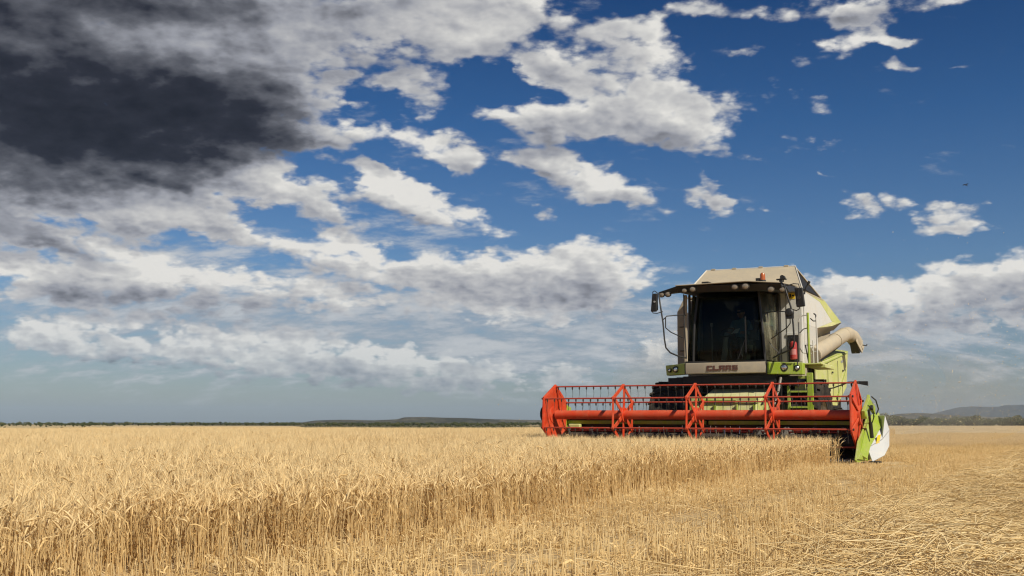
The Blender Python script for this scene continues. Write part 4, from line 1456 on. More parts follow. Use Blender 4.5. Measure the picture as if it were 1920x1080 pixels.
m.obj('tank_top', M['beige'], body)
# rust-pink smear on the tank side is paint worn to primer
# tank lid
TL, TR = (-1.06, 4.3, 4.33), (1.04, 4.3, 4.30)
BL, BR = (-1.16, 3.50, 3.86), (1.36, 3.46, 3.68)
BLr, BRr = (-1.16, 5.3, 3.66), (1.40, 5.3, 3.66)
m = MB().slab([BL, BR, TR, TL], .03)
lid = m.obj('tank_lid', M['beige'], body, bevel=.006, label='sloping cream lid over the grain tank')
for u in (.08, .32, .62, .90):
    a = Vector(TL).lerp(Vector(TR), u)
    MB().box(a.x - .05, a.x + .05, a.y - .02, a.y + .03, a.z - .005, a.z + .035).obj('hinge', M['beige'], lid, bevel=.006)
MB().slab([TL, TR, BRr, BLr], .03).obj('rear_lid', M['beige'], lid)
MB().slab([(1.30, 3.62, 3.72), (1.36, 5.2, 3.68), (1.02, 4.3, 4.24)], .02).obj('side_flap', M['frame'], lid)
MB().slab([(-1.12, 3.62, 3.74), (-1.12, 5.2, 3.68), (-1.04, 4.3, 4.26)], .02).obj('side_flap', M['frame'], lid)
m = MB().tube([BR, TR, TL, BL], .018, 6)
m.obj('lid_edge', M['white'], lid)
MB().tube([(1.44, 3.3, 3.52), (1.47, 3.3, 3.66), (1.54, 3.3, 3.77)], .016, 6).cyl((1.53, 3.3, 3.75), (1.56, 3.3, 3.80), .03, 8).obj('antenna', M['black'], body)
for (a, b2) in (((1.405, 3.49, 2.45), (1.42, 4.2, 2.45)), ((1.02, 3.374, 2.06), (1.02, 3.374, 3.60)), ((.90, 3.374, 3.05), (1.34, 3.374, 3.05))):
    MB().bar(a, b2, .008, .008).obj('panel_seam', M['darksteel'], body)
# yellow-green rear side hood
H1, H2, H3, H4 = (1.48, 3.95, 2.03), (1.50, 6.8, 2.53), (1.52, 7.7, 2.55), (1.50, 7.45, 1.62)
m = MB().slab([(1.50, 3.95, 1.15), (1.50, 6.2, 1.15), H4, H3, (1.50, 4.5, 2.10), (1.50, 3.95, 2.05)], .04)
side = m.obj('side_hood', M['green_pale'], body, bevel=.012, label='pale yellow-green side hood')
m = MB().slab([(1.50, 4.0, 2.07), H3, (1.22, 7.6, 2.60), (1.22, 4.0, 2.16)], .03)
m.obj('hood_top', M['green'], body, bevel=.008)
m = MB().bar((1.515, 7.30, 2.05), (1.515, 6.0, 1.25), .05, .02)
m.obj('hood_crease', M['green'], side)
m = MB().tube([(1.52, 4.6, 2.06), (1.53, 7.6, 2.50)], .012, 6)
m.obj('hood_seam', M['green'], side)
m = MB()
for i in range(3):
    m.box(1.515, 1.52, 6.75 + i * .13, 6.84 + i * .13, 2.20 + i * .02, 2.26 + i * .02)
m.obj('hood_print', M['grey'], side)
for yy in (5.1, 6.3):
    MB().box(yy * 0 + 1.519, 1.526, yy, yy + .012, 1.2, 2.05 + (yy - 4.5) * .1).obj('panel_seam', M['darksteel'], side)
for yy, zz in ((4.6, 1.5), (5.6, 1.9), (6.9, 2.0)):
    MB().box(1.520, 1.535, yy, yy + .10, zz, zz + .04).obj('latch', M['black'], side)
# unloading auger folded along the side
m = MB().tube([(1.46, 3.85, 2.22), (1.54, 4.8, 2.46), (1.66, 6.45, 2.86)], .168, 24)
m.tube([(1.46, 3.86, 2.224), (1.465, 3.92, 2.238)], .18, 24)
m.tube([(1.60, 5.60, 2.655), (1.606, 5.66, 2.67)], .18, 24)
ug = m.obj('unloading_auger', M['beige'], root, smooth=40, label='cream unloading auger folded back along the side')
m = MB().tube([(1.66, 6.44, 2.86), (1.70, 6.72, 2.90), (1.78, 6.92, 2.84), (1.86, 7.05, 2.68)], [.171, .178, .174, .16], 20)
m.obj('elbow', M['beige'], ug, smooth=40)
m = MB().slab([(1.90, 6.85, 2.93), (1.70, 6.85, 2.93), (1.72, 7.22, 2.62), (1.99, 7.22, 2.62)][::-1], .02)
m.slab([(1.90, 6.85, 2.93), (1.99, 7.22, 2.62), (1.97, 7.0, 2.44), (1.88, 6.75, 2.72)], .02)
m.obj('spout', M['beige'], ug, bevel=.006)
m = MB().hexa([(1.74, 6.95, 2.43), (1.94, 6.93, 2.43), (1.97, 7.18, 2.56), (1.72, 7.18, 2.56), (1.72, 6.80, 2.74), (1.90, 6.80, 2.74), (1.96, 7.12, 2.72), (1.72, 7.14, 2.72)])
m.obj('spout_boot', M['black'], ug, bevel=.01)
MB().tube([(2.0, 7.0, 2.64), (2.09, 7.0, 2.62), (2.10, 7.02, 2.66)], .014, 6).obj('spout_hook', M['black'], ug)
MB().bar((1.44, 4.0, 2.0), (1.60, 6.3, 2.62), .05, .05).obj('auger_rest', M['darksteel'], ug)

# --- cab
YF = 2.10
cab = bpy.data.objects.new('cab', None)
COL.objects.link(cab); cab.parent = root
m = MB().box(-.86, .84, YF, 3.36, 1.98, 2.03)
m.box(-.84, .82, 3.28, 3.35, 2.03, 3.52)
m.obj('cab_shell', M['cabin'], cab)
# bowed windscreen
nsg = 10
def ws(z, n=nsg):
    t = (z - 2.04) / 1.48
    xl, xr = -.68 + .10 * t, .83 - .12 * t
    out_ = []
    for i in range(n + 1):
        u = i / n
        x = xl + (xr - xl) * u
        y = YF - .10 * math.sin(u * math.pi) - .06 * math.sin(t * math.pi) + .10 * t
        out_.append((x, y, z))
    return out_
vs = []; fs = []
zs = [2.04 + 1.48 * i / 6 for i in range(7)]
for z in zs: vs += ws(z)
for j in range(6):
    for i in range(nsg):
        a = j * (nsg + 1) + i
        fs.append((a, a + 1, a + nsg + 2, a + nsg + 1))
wsm = MB(); wsm.add(vs, fs)
wso = wsm.obj('windscreen', M['windscreen'], cab, smooth=60)
sol = wso.modifiers.new('thickness', 'SOLIDIFY'); sol.thickness = .006
# side windows
m = MB().add([(.86, YF + .02, 2.04), (.86, 3.26, 2.04), (.84, 3.26, 3.50), (.73, YF + .12, 3.50), (.95, 2.7, 2.04), (.92, 2.7, 2.9), (.86, 2.7, 3.5), (.80, YF + .05, 2.9), (.87, 3.26, 2.9)],
             [(0, 4, 5, 7), (4, 1, 8, 5), (7, 5, 6, 3), (5, 8, 2, 6)])
so = m.obj('side_window', M['sideglass'], cab, smooth=80)
sol = so.modifiers.new('thickness', 'SOLIDIFY'); sol.thickness = .006
m = MB().add([(-.84, YF + .02, 2.04), (-.84, 3.26, 2.04), (-.82, 3.26, 3.50), (-.73, YF + .12, 3.50)], [(0, 1, 2, 3)])
so = m.obj('side_window', M['sideglass'], cab)
sol = so.modifiers.new('thickness', 'SOLIDIFY'); sol.thickness = .006
m = MB()
m.tube([(.85, YF + .0, 2.03), (.81, YF - .01, 2.8), (.72, YF + .10, 3.52)], .026, 8)
m.tube([(-.70, YF + .0, 2.03), (-.66, YF - .02, 2.8), (-.60, YF + .10, 3.52)], .030, 8)
m.tube([(-.86, YF + .25, 2.03), (-.85, YF + .25, 3.52)], .03, 8)
m.box(.82, .90, 3.20, 3.38, 2.03, 3.55)
m.box(-.90, -.83, 3.20, 3.30, 2.03, 3.55)
m.box(-.86, .86, YF - .06, YF + .06, 1.99, 2.045)
m.obj('pillar', M['black'], cab)
MB().hexa([(-.90, YF - .02, 2.03), (-.835, YF - .02, 2.03), (-.835, YF + .03, 2.03), (-.90, YF + .03, 2.03), (-.90, YF + .02, 3.5), (-.835, YF + .02, 3.5), (-.835, YF + .07, 3.5), (-.90, YF + .07, 3.5)]).obj('corner_panel', M['beige'], cab, bevel=.01)
# wiper and little mirror inside the glass, latch
MB().tube([(.32, YF - .16, 2.06), (.50, YF - .17, 2.5)], .008, 6).box(.49, .515, YF - .185, YF - .165, 2.2, 2.95).obj('wiper', M['black'], cab)
MB().box(.80, .86, YF + .30, YF + .34, 2.86, 3.08).obj('inner_mirror', M['black'], cab)
MB().tube([(.92, 2.6, 2.15), (.94, 2.9, 2.2), (.93, 3.1, 2.35)], .012, 6).tube([(.95, 2.75, 2.62), (.96, 2.75, 2.72)], .02, 6).obj('door_handle', M['black'], cab)
# roof with lamp visor
m = MB()
m.hexa([(-.93, 1.80, 3.52), (1.34, 1.84, 3.45), (1.30, 3.45, 3.58), (-.93, 3.45, 3.58), (-.93, 1.72, 3.655), (1.30, 1.76, 3.60), (1.28, 3.45, 3.70), (-.93, 3.45, 3.72)])
rf = m.obj('roof', M['black'], cab, bevel=.02)
m = MB().slab([(-.95, 1.70, 3.67), (.60, 1.66, 3.675), (1.30, 1.76, 3.615), (1.28, 3.45, 3.74), (-.95, 3.45, 3.76)], .02)
m.obj('roof_skin', M['beige'], rf, bevel=.006)
m = MB().hexa([(-1.40, 1.86, 3.50), (-.93, 1.80, 3.53), (-.93, 1.98, 3.53), (-1.40, 1.98, 3.50), (-1.38, 1.84, 3.56), (-.93, 1.76, 3.66), (-.93, 1.98, 3.66), (-1.38, 1.98, 3.56)])
m.hexa([(1.30, 1.88, 3.46), (1.44, 1.92, 3.42), (1.44, 2.05, 3.42), (1.30, 2.05, 3.46), (1.28, 1.84, 3.58), (1.40, 1.90, 3.52), (1.40, 2.05, 3.52), (1.28, 2.05, 3.58)])
m.obj('lamp_arm', M['black'], rf, bevel=.012)
lamp_me = MB().lathe([(0, -.045), (.030, -.044), (.052, -.035), (.060, -.018), (.064, 0), (.058, .05), (.03, .07), (0, .07)], (0, 0, 0), 'y', 20).obj('work_light', M['lens'], me_only=True)
ring_me = MB().lathe([(.060, -.022), (.072, -.02), (.072, .02), (.060, .03)], (0, 0, 0), 'y', 20).obj('lamp_ring', M['darksteel'], me_only=True)
for (x, y, z, s) in ((-1.30, 1.83, 3.49, .8), (-1.15, 1.81, 3.495, .88), (-.76, 1.76, 3.55, .8), (-.57, 1.74, 3.565, .9), (.35, 1.73, 3.56, .95), (.58, 1.72, 3.56, 1.05), (1.09, 1.80, 3.475, .95), (1.31, 1.85, 3.465, .85)):
    o = link('work_light', lamp_me, rf, (x, y, z), (R(8), 0, random.uniform(-.15, .15)))
    o.scale = (s * 1.15, s, s * .95)
    link('lamp_ring', ring_me, rf, (x, y, z), (R(8), 0, 0)).scale = (s * 1.15, s, s * .95)
bc = MB().lathe([(.0, .165), (.020, .162), (.040, .150), (.052, .12), (.055, .06), (.057, .02), (.057, 0), (0, 0)], (.82, 2.2, 3.73), 'z', 22)
bc.obj('beacon', M['amber'], rf, label='orange beacon on the cab roof')
MB().cyl((.82, 2.2, 3.69), (.82, 2.2, 3.735), .066, 18).box(.68, .76, 2.16, 2.24, 3.70, 3.78).obj('beacon_base', M['black'], rf)
MB().box(-.52, -.36, 2.2, 2.5, 3.72, 3.78).box(-.56, -.32, 2.3, 2.4, 3.72, 3.75).obj('roof_hatch', M['darksteel'], rf, bevel=.01)
m = MB().cyl((1.24, 2.1, 3.66), (1.24, 2.1, 3.73), .05, 12).box(1.14, 1.34, 2.06, 2.14, 3.70, 3.725).cyl((1.27, 2.02, 3.75), (1.27, 2.16, 3.75), .045, 12)
m.obj('camera_pod', M['black'], rf)
# interior
m = MB().box(-.10, .40, 2.75, 3.20, 2.30, 2.42)
m.hexa([(-.06, 3.08, 2.40), (.36, 3.08, 2.40), (.36, 3.20, 2.40), (-.06, 3.20, 2.40), (-.03, 3.16, 3.0), (.33, 3.16, 3.0), (.33, 3.24, 3.0), (-.03, 3.24, 3.0)])
m.box(.02, .28, 2.85, 3.10, 2.03, 2.30)
m.obj('driver_seat', M['seat'], cab, bevel=.04)
m = MB().tube([(-.10, 2.35, 2.04), (-.08, 2.42, 2.45), (-.06, 2.47, 2.66)], [.07, .055, .05], 12)
m.obj('steering_column', M['grey'], cab)
rg = [(.16 * math.cos(a) - .05, 2.50 + .14 * math.sin(a), 2.68 + .10 * math.sin(a)) for a in [i * 2 * math.pi / 20 for i in range(21)]]
MB().tube(rg, .014, 8).obj('steering_wheel', M['black'], cab)
MB().box(-.62, -.32, 2.30, 2.55, 2.04, 2.27).obj('box', M['wood'], cab, bevel=.005)
MB().cyl((-.34, 2.30, 2.04), (-.34, 2.30, 2.80), .012, 8).cyl((-.34, 2.30, 2.80), (-.34, 2.30, 2.88), .03, 10).obj('monitor_post', M['grey'], cab)
MB().box(.42, .60, 2.5, 2.62, 2.50, 2.72).box(.48, .52, 2.55, 2.62, 2.03, 2.50).obj('monitor', M['black'], cab, bevel=.01)
MB().box(.36, .56, 3.262, 3.278, 2.96, 3.00).obj('window_light_strip', M['white'], cab)  # white strip stands in for the brightness seen through the rear window
MB().box(-.60, -.15, 3.262, 3.278, 2.55, 3.2).obj('rear_window', M['frame'], cab)

# --- bumper beam with lettering
m = MB()
def curved(x0, x1, yf, z0, z1, dep, n=8, bow=.05):
    vs = []; fs = []
    for i in range(n + 1):
        u = i / n; x = x0 + (x1 - x0) * u
        y = yf - bow * math.sin(u * math.pi)
        vs += [(x, y, z0), (x, y - .012, (z0 + z1) / 2), (x, y, z1), (x, yf + dep, z1), (x, yf + dep, z0)]
    for i in range(n):
        for j in range(5):
            k = (j + 1) % 5
            fs.append((i * 5 + j, i * 5 + k, (i + 1) * 5 + k, (i + 1) * 5 + j))
    fs.append((4, 3, 2, 1, 0)); fs.append(tuple(n * 5 + j for j in range(5)))
    return vs, fs
m.add(*curved(-.81, .925, 1.88, 1.765, 1.995, .25, 10, .06))
bp_ = m.obj('bumper', M['beige'], root, bevel=.012, smooth=50, label='cream bumper beam below the windscreen')
m = MB()
m.hexa([(-1.43, 2.42, 1.765), (-.825, 1.885, 1.765), (-.825, 2.13, 1.765), (-1.40, 2.62, 1.765), (-1.45, 2.42, 1.99), (-.825, 1.885, 1.995), (-.825, 2.13, 1.995), (-1.42, 2.62, 1.99)])
m.obj('bumper_corner', M['green'], bp_, bevel=.015)
m = MB()
m.hexa([(.94, 1.885, 1.735), (1.64, 2.00, 1.72), (1.64, 2.25, 1.72), (.94, 2.13, 1.735), (.94, 1.885, 1.99), (1.64, 2.00, 1.965), (1.64, 2.25, 1.965), (.94, 2.13, 1.99)])
m.obj('bumper_corner', M['green'], bp_, bevel=.015)
MB().box(1.66, 2.02, 2.40, 3.30, 1.87, 1.94).box(.92, 1.98, 2.20, 3.36, 1.93, 1.96).obj('platform', M['green_pale'], root, bevel=.01)
# seam lines
MB().box(-.824, -.812, 1.868, 1.90, 1.77, 1.99).box(.927, .938, 1.868, 1.90, 1.74, 1.99).obj('seam', M['frame'], bp_)
# headlights in the corners
def headlight(x, y, z, r):
    m = MB().lathe([(0, -.02), (r * .6, -.018), (r, 0), (r, .04), (0, .04)], (x, y, z), 'y', 22)
    h = m.obj('headlight', M['chrome'], bp_)
    m = MB().lathe([(r, -.012), (r * 1.25, -.008), (r * 1.28, .05), (r, .05)], (x, y, z), 'y', 22)
    m.obj('lamp_ring', M['darksteel'], h)
headlight(-1.10, 2.08, 1.88, .055)
headlight(-1.30, 2.25, 1.87, .035)
headlight(1.28, 1.935, 1.865, .062)
headlight(1.53, 1.975, 1.855, .048)
MB().tube([(1.18, 1.94, 1.965), (1.35, 1.93, 1.955), (1.45, 1.95, 1.95)], .009, 6).tube([(1.55, 1.94, 2.02), (1.56, 1.93, 1.88)], .010, 6).obj('bracket', M['black'], bp_)
# lettering: C L A A S, each letter cut from bars
def letters():
    m = MB()
    h, w, t, gap = .105, .118, .038, .018
    x = -.315
    def yb(xx): return 1.88 - .06 * math.sin((xx + .81) / 1.735 * math.pi) - .013
    def rect(x0, x1, z0, z1):
        ya = yb((x0 + x1) / 2)
        m.box(x0, x1, ya - .005, ya + .004, z0, z1)
    z = 1.825
    for ch in 'CLAAS':
        if ch == 'C':
            rect(x, x + t, z, z + h); rect(x + t, x + w, z, z + t * .8); rect(x + t, x + w, z + h - t * .8, z + h)
        elif ch == 'L':
            rect(x, x + t, z, z + h); rect(x + t, x + w, z, z + t * .8)
        elif ch == 'A':
            rect(x, x + t, z, z + h); rect(x + w - t, x + w, z, z + h); rect(x + t, x + w - t, z + h - t * .7, z + h); rect(x + t, x + w - t, z + h * .34, z + h * .34 + t * .6)
        else:
            rect(x, x + w, z, z + t * .75); rect(x, x + w, z + h / 2 - t * .36, z + h / 2 + t * .36); rect(x, x + w, z + h - t * .75, z + h)
            rect(x, x + t, z + h / 2 + t * .36, z + h - t * .75); rect(x + w - t, x + w, z + t * .75, z + h / 2 - t * .36)
        x += w + gap
    return m
letters().obj('lettering', M['brown'], bp_)

# --- ladder, handrails
m = MB().box(1.27, 1.33, 2.17, 2.22, .92, 1.70).box(1.68, 1.80, 2.15, 2.22, .92, 1.76).box(1.33, 1.68, 2.17, 2.22, 1.64, 1.70)
lad = m.obj('ladder', M['green'], root, bevel=.006)
for z in (1.36, 1.04):
    m = MB().box(1.33, 1.68, 2.14, 2.32, z, z + .035)
    m.obj('rung', M['green'], lad, bevel=.004)
m = MB()
for i in range(9):
    for z in (1.395, 1.075):
        m.box(1.35 + i * .036, 1.365 + i * .036, 2.15, 2.30, z, z + .022)
m.obj('rung_grip', M['darksteel'], lad)
MB().box(1.40, 1.62, 2.30, 2.34, 1.42, 1.58).obj('step_shield', M['green_pale'], lad)
def rail_(pts, r, mat, parent=root):
    MB().tube(pts, r, 8).obj('handrail', mat, parent, smooth=60)
rail_([(1.45, 2.6, 1.96), (1.45, 2.6, 2.85), (1.48, 2.6, 2.95), (1.55, 2.6, 2.99), (1.62, 2.6, 2.99)], .014, M['white'])
rail_([(1.67, 2.5, 1.96), (1.67, 2.5, 3.03)], .026, M['green'])
rail_([(1.82, 2.6, 1.94), (1.82, 2.6, 2.95)], .015, M['white'])
rail_([(1.82, 2.6, 2.92), (1.81, 2.6, 2.99), (1.77, 2.6, 3.02)], .015, M['black'])
rail_([(1.70, 2.6, 2.92), (1.76, 2.6, 2.86), (1.82, 2.6, 2.86)], .012, M['black'])
rail_([(1.69, 2.6, 2.35), (1.73, 2.6, 2.22), (1.80, 2.6, 2.22)], .010, M['white'])
rail_([(1.46, 2.6, 2.30), (1.52, 2.6, 2.20), (1.70, 2.6, 2.18)], .012, M['white'])
rail_([(1.75, 2.55, 1.96), (1.75, 2.55, 2.45)], .012, M['white'])
rail_([(1.47, 2.6, 2.62), (1.55, 2.6, 2.70), (1.64, 2.6, 2.72)], .010, M['black'])
rail_([(1.60, 2.5, 2.36), (1.66, 2.5, 1.98), (1.76, 2.3, 1.66), (1.82, 2.3, 1.42)], .014, M['black'])
MB().box(1.77, 1.85, 2.24, 2.30, 1.35, 1.60).obj('mud_flap', M['black'], root, bevel=.01)

# --- mirrors and their arms
def mirror(name, x0, x1, z0, z1, y, th=.05, tilt=0):
    m = MB().box(x0, x1, y, y + th, z0, z1)
    return m
mg = MB().tube([(-1.36, 1.85, 3.54), (-1.28, 1.6, 3.44), (-1.24, 1.6, 3.15), (-1.20, 1.6, 2.88), (-1.17, 1.6, 2.5), (-1.14, 1.6, 2.32), (-1.08, 1.7, 2.22), (-.95, 1.85, 2.15), (-.84, 2.05, 2.12)], .017, 8)
mg.tube([(-1.19, 1.6, 2.93), (-1.14, 1.6, 2.97), (-1.12, 1.62, 3.0), (-.98, 1.8, 3.03), (-.83, 2.05, 3.05)], .012, 7)
mg.tube([(-1.14, 1.6, 2.97), (-1.14, 1.6, 2.75), (-1.06, 1.7, 2.66), (-.90, 2.0, 2.56)], .012, 7)
mg.tube([(-1.20, 1.6, 3.10), (-1.33, 1.6, 3.07), (-1.42, 1.6, 3.08), (-1.44, 1.6, 3.12)], .010, 6)
mg.tube([(-1.30, 1.6, 3.50), (-1.38, 1.6, 3.56), (-1.42, 1.6, 3.54), (-1.42, 1.6, 3.48)], .010, 6)
mg.tube([(-.86, 2.0, 3.50), (-.85, 1.98, 2.8), (-.83, 2.02, 2.1)], .014, 7)
mg.obj('mirror_arm', M['black'], cab, smooth=60, label='bent black mirror arm left of the windscreen')
m = MB().hexa([(-1.475, 1.58, 3.11), (-1.335, 1.56, 3.11), (-1.335, 1.64, 3.11), (-1.475, 1.66, 3.11), (-1.435, 1.58, 3.50), (-1.305, 1.56, 3.50), (-1.305, 1.64, 3.50), (-1.435, 1.66, 3.50)])
mo = m.obj('wing_mirror', M['black'], cab, bevel=.02)
MB().cyl((-1.37, 1.55, 3.32), (-1.37, 1.60, 3.32), .022, 10).obj('mirror_knob', M['grey'], mo)
MB().box(-1.44, -1.33, 1.655, 1.665, 3.14, 3.46).obj('mirror_glass', M['mirror'], mo)
mg = MB().tube([(1.20, 1.9, 3.60), (1.32, 1.75, 3.60), (1.41, 1.6, 3.53), (1.47, 1.6, 3.30), (1.54, 1.6, 3.04), (1.57, 1.6, 2.7), (1.58, 1.6, 2.36), (1.55, 1.62, 2.26), (1.46, 1.68, 2.20), (1.25, 1.82, 2.14), (1.03, 2.05, 2.07)], .018, 8)
mg.tube([(.90, 2.05, 3.03), (1.1, 1.9, 3.02), (1.30, 1.7, 3.00), (1.46, 1.6, 2.97)], .011, 7)
mg.tube([(1.51, 1.6, 2.86), (1.51, 1.6, 2.74), (1.45, 1.6, 2.66), (1.28, 1.75, 2.58), (1.02, 2.0, 2.47)], .011, 7)
mg.tube([(1.42, 1.6, 3.50), (1.60, 1.6, 3.54), (1.70, 1.6, 3.53), (1.72, 1.6, 3.44)], .011, 7)
mg.tube([(1.56, 1.6, 3.02), (1.64, 1.6, 2.99), (1.70, 1.6, 3.02), (1.71, 1.6, 3.10)], .011, 7)
mg.tube([(1.0, 1.9, 2.4), (1.06, 1.9, 2.3), (1.2, 1.9, 2.16)], .008, 6)
mg.obj('mirror_arm', M['black'], cab, smooth=60, label='bent black mirror arm right of the windscreen')
m = MB().hexa([(1.64, 1.60, 3.06), (1.82, 1.58, 3.07), (1.82, 1.65, 3.07), (1.64, 1.67, 3.06), (1.61, 1.60, 3.46), (1.78, 1.58, 3.45), (1.78, 1.65, 3.45), (1.61, 1.67, 3.46)])
mo = m.obj('wing_mirror', M['black'], cab, bevel=.022)
MB().cyl((1.70, 1.56, 3.25), (1.70, 1.61, 3.25), .035, 12).tube([(1.70, 1.57, 3.25), (1.71, 1.57, 3.45)], .010, 6).obj('mirror_knob', M['darksteel'], mo)
MB().box(1.645, 1.77, 1.665, 1.675, 3.10, 3.42).obj('mirror_glass', M['mirror'], mo)
m = MB().lathe([(0, -.04), (.06, -.035), (.088, -.01), (.092, .02), (0, .02)], (1.50, 1.60, 2.96), 'y', 22).hexa([(1.42, 1.585, 2.83), (1.585, 1.585, 2.83), (1.585, 1.62, 2.83), (1.42, 1.62, 2.83), (1.412, 1.585, 2.96), (1.590, 1.585, 2.96), (1.590, 1.62, 2.96), (1.412, 1.62, 2.96)])
mo = m.obj('wide_angle_mirror', M['black'], cab, bevel=.008)
MB().lathe([(0, .026), (.075, .024), (.075, .018)], (1.50, 1.60, 2.95), 'y', 20).obj('mirror_glass', M['mirror'], mo)
# marker lamp on its rubber arm, right rear
MB().tube([(1.50, 3.9, 1.45), (1.85, 3.95, 1.50), (2.08, 4.0, 1.585), (2.17, 4.0, 1.625), (2.32, 4.0, 1.630)], .016, 7).hexa([(2.30, 3.97, 1.60), (2.58, 3.97, 1.54), (2.58, 4.05, 1.54), (2.30, 4.05, 1.60), (2.30, 3.97, 1.645), (2.58, 3.97, 1.64), (2.58, 4.05, 1.64), (2.30, 4.05, 1.645)]).obj('marker_arm', M['black'], root, bevel=.006)

# ------------------------------------------------------------------ fire extinguisher (a thing that hangs in its recess)
def wpt(p):
    X, Y = to_world(p[0], p[1])
    return (X, Y, p[2])
ex = bpy.data.objects.new('fire_extinguisher', None); COL.objects.link(ex)
ex.location = wpt((1.185, 3.27, 2.10)); ex.rotation_euler = (0, 0, -TH)
tag(ex, 'red fire extinguisher with a pale label hanging in the black recess right of the cab', 'fire extinguisher')
MB().lathe([(0, 0), (.06, 0), (.075, .012), (.077, .05), (.077, .33), (.070, .365), (.045, .39), (.020, .40), (0, .40)], (0, 0, 0), 'z', 24).obj('cylinder', M['red'], ex)
MB().cyl((0, 0, .39), (0, 0, .44), .022, 12).box(-.012, .012, -.06, .05, .435, .455).box(-.012, .012, -.07, .03, .465, .48).obj('valve', M['black'], ex)
MB().tube([(-.02, 0, .43), (-.09, -.02, .42), (-.105, -.03, .30), (-.095, -.03, .12), (-.085, -.03, .06)], .012, 7).obj('hose', M['black'], ex)
lb = MB()
vs = []; fs = []
for i in range(9):
    a = R(-150 + i * 15 + 0)
    vs += [(.0785 * math.cos(a), .0785 * math.sin(a), .10), (.0785 * math.cos(a), .0785 * math.sin(a), .22)]
for i in range(8): fs.append((2 * i, 2 * i + 2, 2 * i + 3, 2 * i + 1))
lb.add(vs, fs).obj('paper_label', M['label'], ex)

# ------------------------------------------------------------------ the driver
def skin_body(name, joints, bones, mat, parent, sub=2, root_i=0):
    me = bpy.data.meshes.new(name)
    me.from_pydata([j[0] for j in joints], bones, [])
    o = link(name, me, parent)
    md = o.modifiers.new('skin', 'SKIN')
    md.use_smooth_shade = True
    sk = me.skin_vertices[0] if me.skin_vertices else None
    if sk is None:
        import bmesh
        bm = bmesh.new(); bm.from_mesh(me); bm.verts.layers.skin.verify(); bm.to_mesh(me); bm.free()
        sk = me.skin_vertices[0]
    for i, j in enumerate(joints):
        r = j[1]
        sk.data[i].radius = r if isinstance(r, tuple) else (r, r)
        sk.data[i].use_root = (i == root_i)
    sb = o.modifiers.new('subdivision', 'SUBSURF'); sb.levels = sub; sb.render_levels = sub
    me.materials.append(mat)
    return o
dr = bpy.data.objects.new('person', None); COL.objects.link(dr)
dr.location = wpt((.15, 2.92, 2.42)); dr.rotation_euler = (0, 0, -TH)
tag(dr, 'driver in a dark cap seated at the wheel inside the cab', 'person')
# seat reference: hips at origin, facing -y
J = [((0, 0, .08), (.15, .11)), ((0, .01, .26), (.135, .10)), ((0, -.02, .44), (.16, .105)), ((0, -.05, .55), .055), ((.01, -.08, .63), .050),
     ((-.17, -.03, .50), .060), ((-.24, -.12, .26), .045), ((-.17, -.34, .24), .034),
     ((.17, -.03, .50), .060), ((.25, -.10, .26), .045), ((.14, -.34, .25), .034)]
skin_body('body', J, [(0, 1), (1, 2), (2, 3), (3, 4), (2, 5), (5, 6), (6, 7), (2, 8), (8, 9), (9, 10)], M['shirt'], dr)
J = [((0, .0, .06), (.15, .11)), ((-.10, -.10, .06), .085), ((-.12, -.46, .10), .062), ((-.12, -.52, -.28), .045), ((-.12, -.62, -.33), .035),
     ((.10, -.10, .06), .085), ((.13, -.46, .10), .062), ((.13, -.52, -.28), .045), ((.13, -.62, -.33), .035)]
skin_body('trousers', J, [(0, 1), (1, 2), (2, 3), (3, 4), (0, 5), (5, 6), (6, 7), (7, 8)], M['trousers'], dr)
hm = MB()
seg, rings = 20, 14
vs = []; fs = []
for i in range(rings + 1):
    th_ = math.pi * i / rings
    for s in range(seg):
        ph = 2 * math.pi * s / seg
        x = math.sin(th_) * math.cos(ph); y = math.sin(th_) * math.sin(ph); z = math.cos(th_)
        # skull wider at the top, jaw narrower, face flatter, nose
        wj = 1 - .28 * max(0, -z) ** 1.2
        X_, Y_, Z_ = x * .078 * wj, y * .098 * wj, z * .118
        if y < -.55 and abs(x) < .28:
            Y_ -= .022 * math.exp(-((z + .12) / .22) ** 2) * (1 - abs(x) / .28)      # nose
            Y_ += .010 * math.exp(-((z - .10) / .10) ** 2) * (1 if abs(x) > .10 else 0)  # eye hollows
            Y_ -= .006 * math.exp(-((z + .45) / .10) ** 2)                            # lips
        vs.append((X_, Y_, Z_))
for i in range(rings):
    for s in range(seg):
        t2 = (s + 1) % seg
        fs.append((i * seg + s, i * seg + t2, (i + 1) * seg + t2, (i + 1) * seg + s))
hm.add(vs, fs)
head = hm.obj('head', M['skin'], dr, smooth=80)
head.location = (.02, -.11, .70); head.rotation_euler = (R(14), 0, R(-12))
MB().lathe([(0, .125), (.04, .118), (.072, .09), (.088, .045), (.090, .02), (.086, .02)], (0, .005, 0), 'z', 20).hexa([(-.065, -.17, .025), (.065, -.17, .025), (.075, -.08, .035), (-.075, -.08, .035), (-.06, -.165, .033), (.06, -.165, .033), (.07, -.08, .05), (-.07, -.08, .05)]).obj('cap', M['cap'], head, smooth=60)
MB().tube([(.080, .0, -.03), (.088, .01, -.005), (.086, .012, .02)], .011, 7).tube([(-.080, .0, -.03), (-.088, .01, -.005), (-.086, .012, .02)], .011, 7).obj('ear', M['skin'], head)
MB().lathe([(0, 0), (.009, .001), (.0, .006)], (.03, -.086, .012), 'y', 8).lathe([(0, 0), (.009, .001), (.0, .006)], (-.03, -.086, .012), 'y', 8).obj('eye', M['hair'], head)
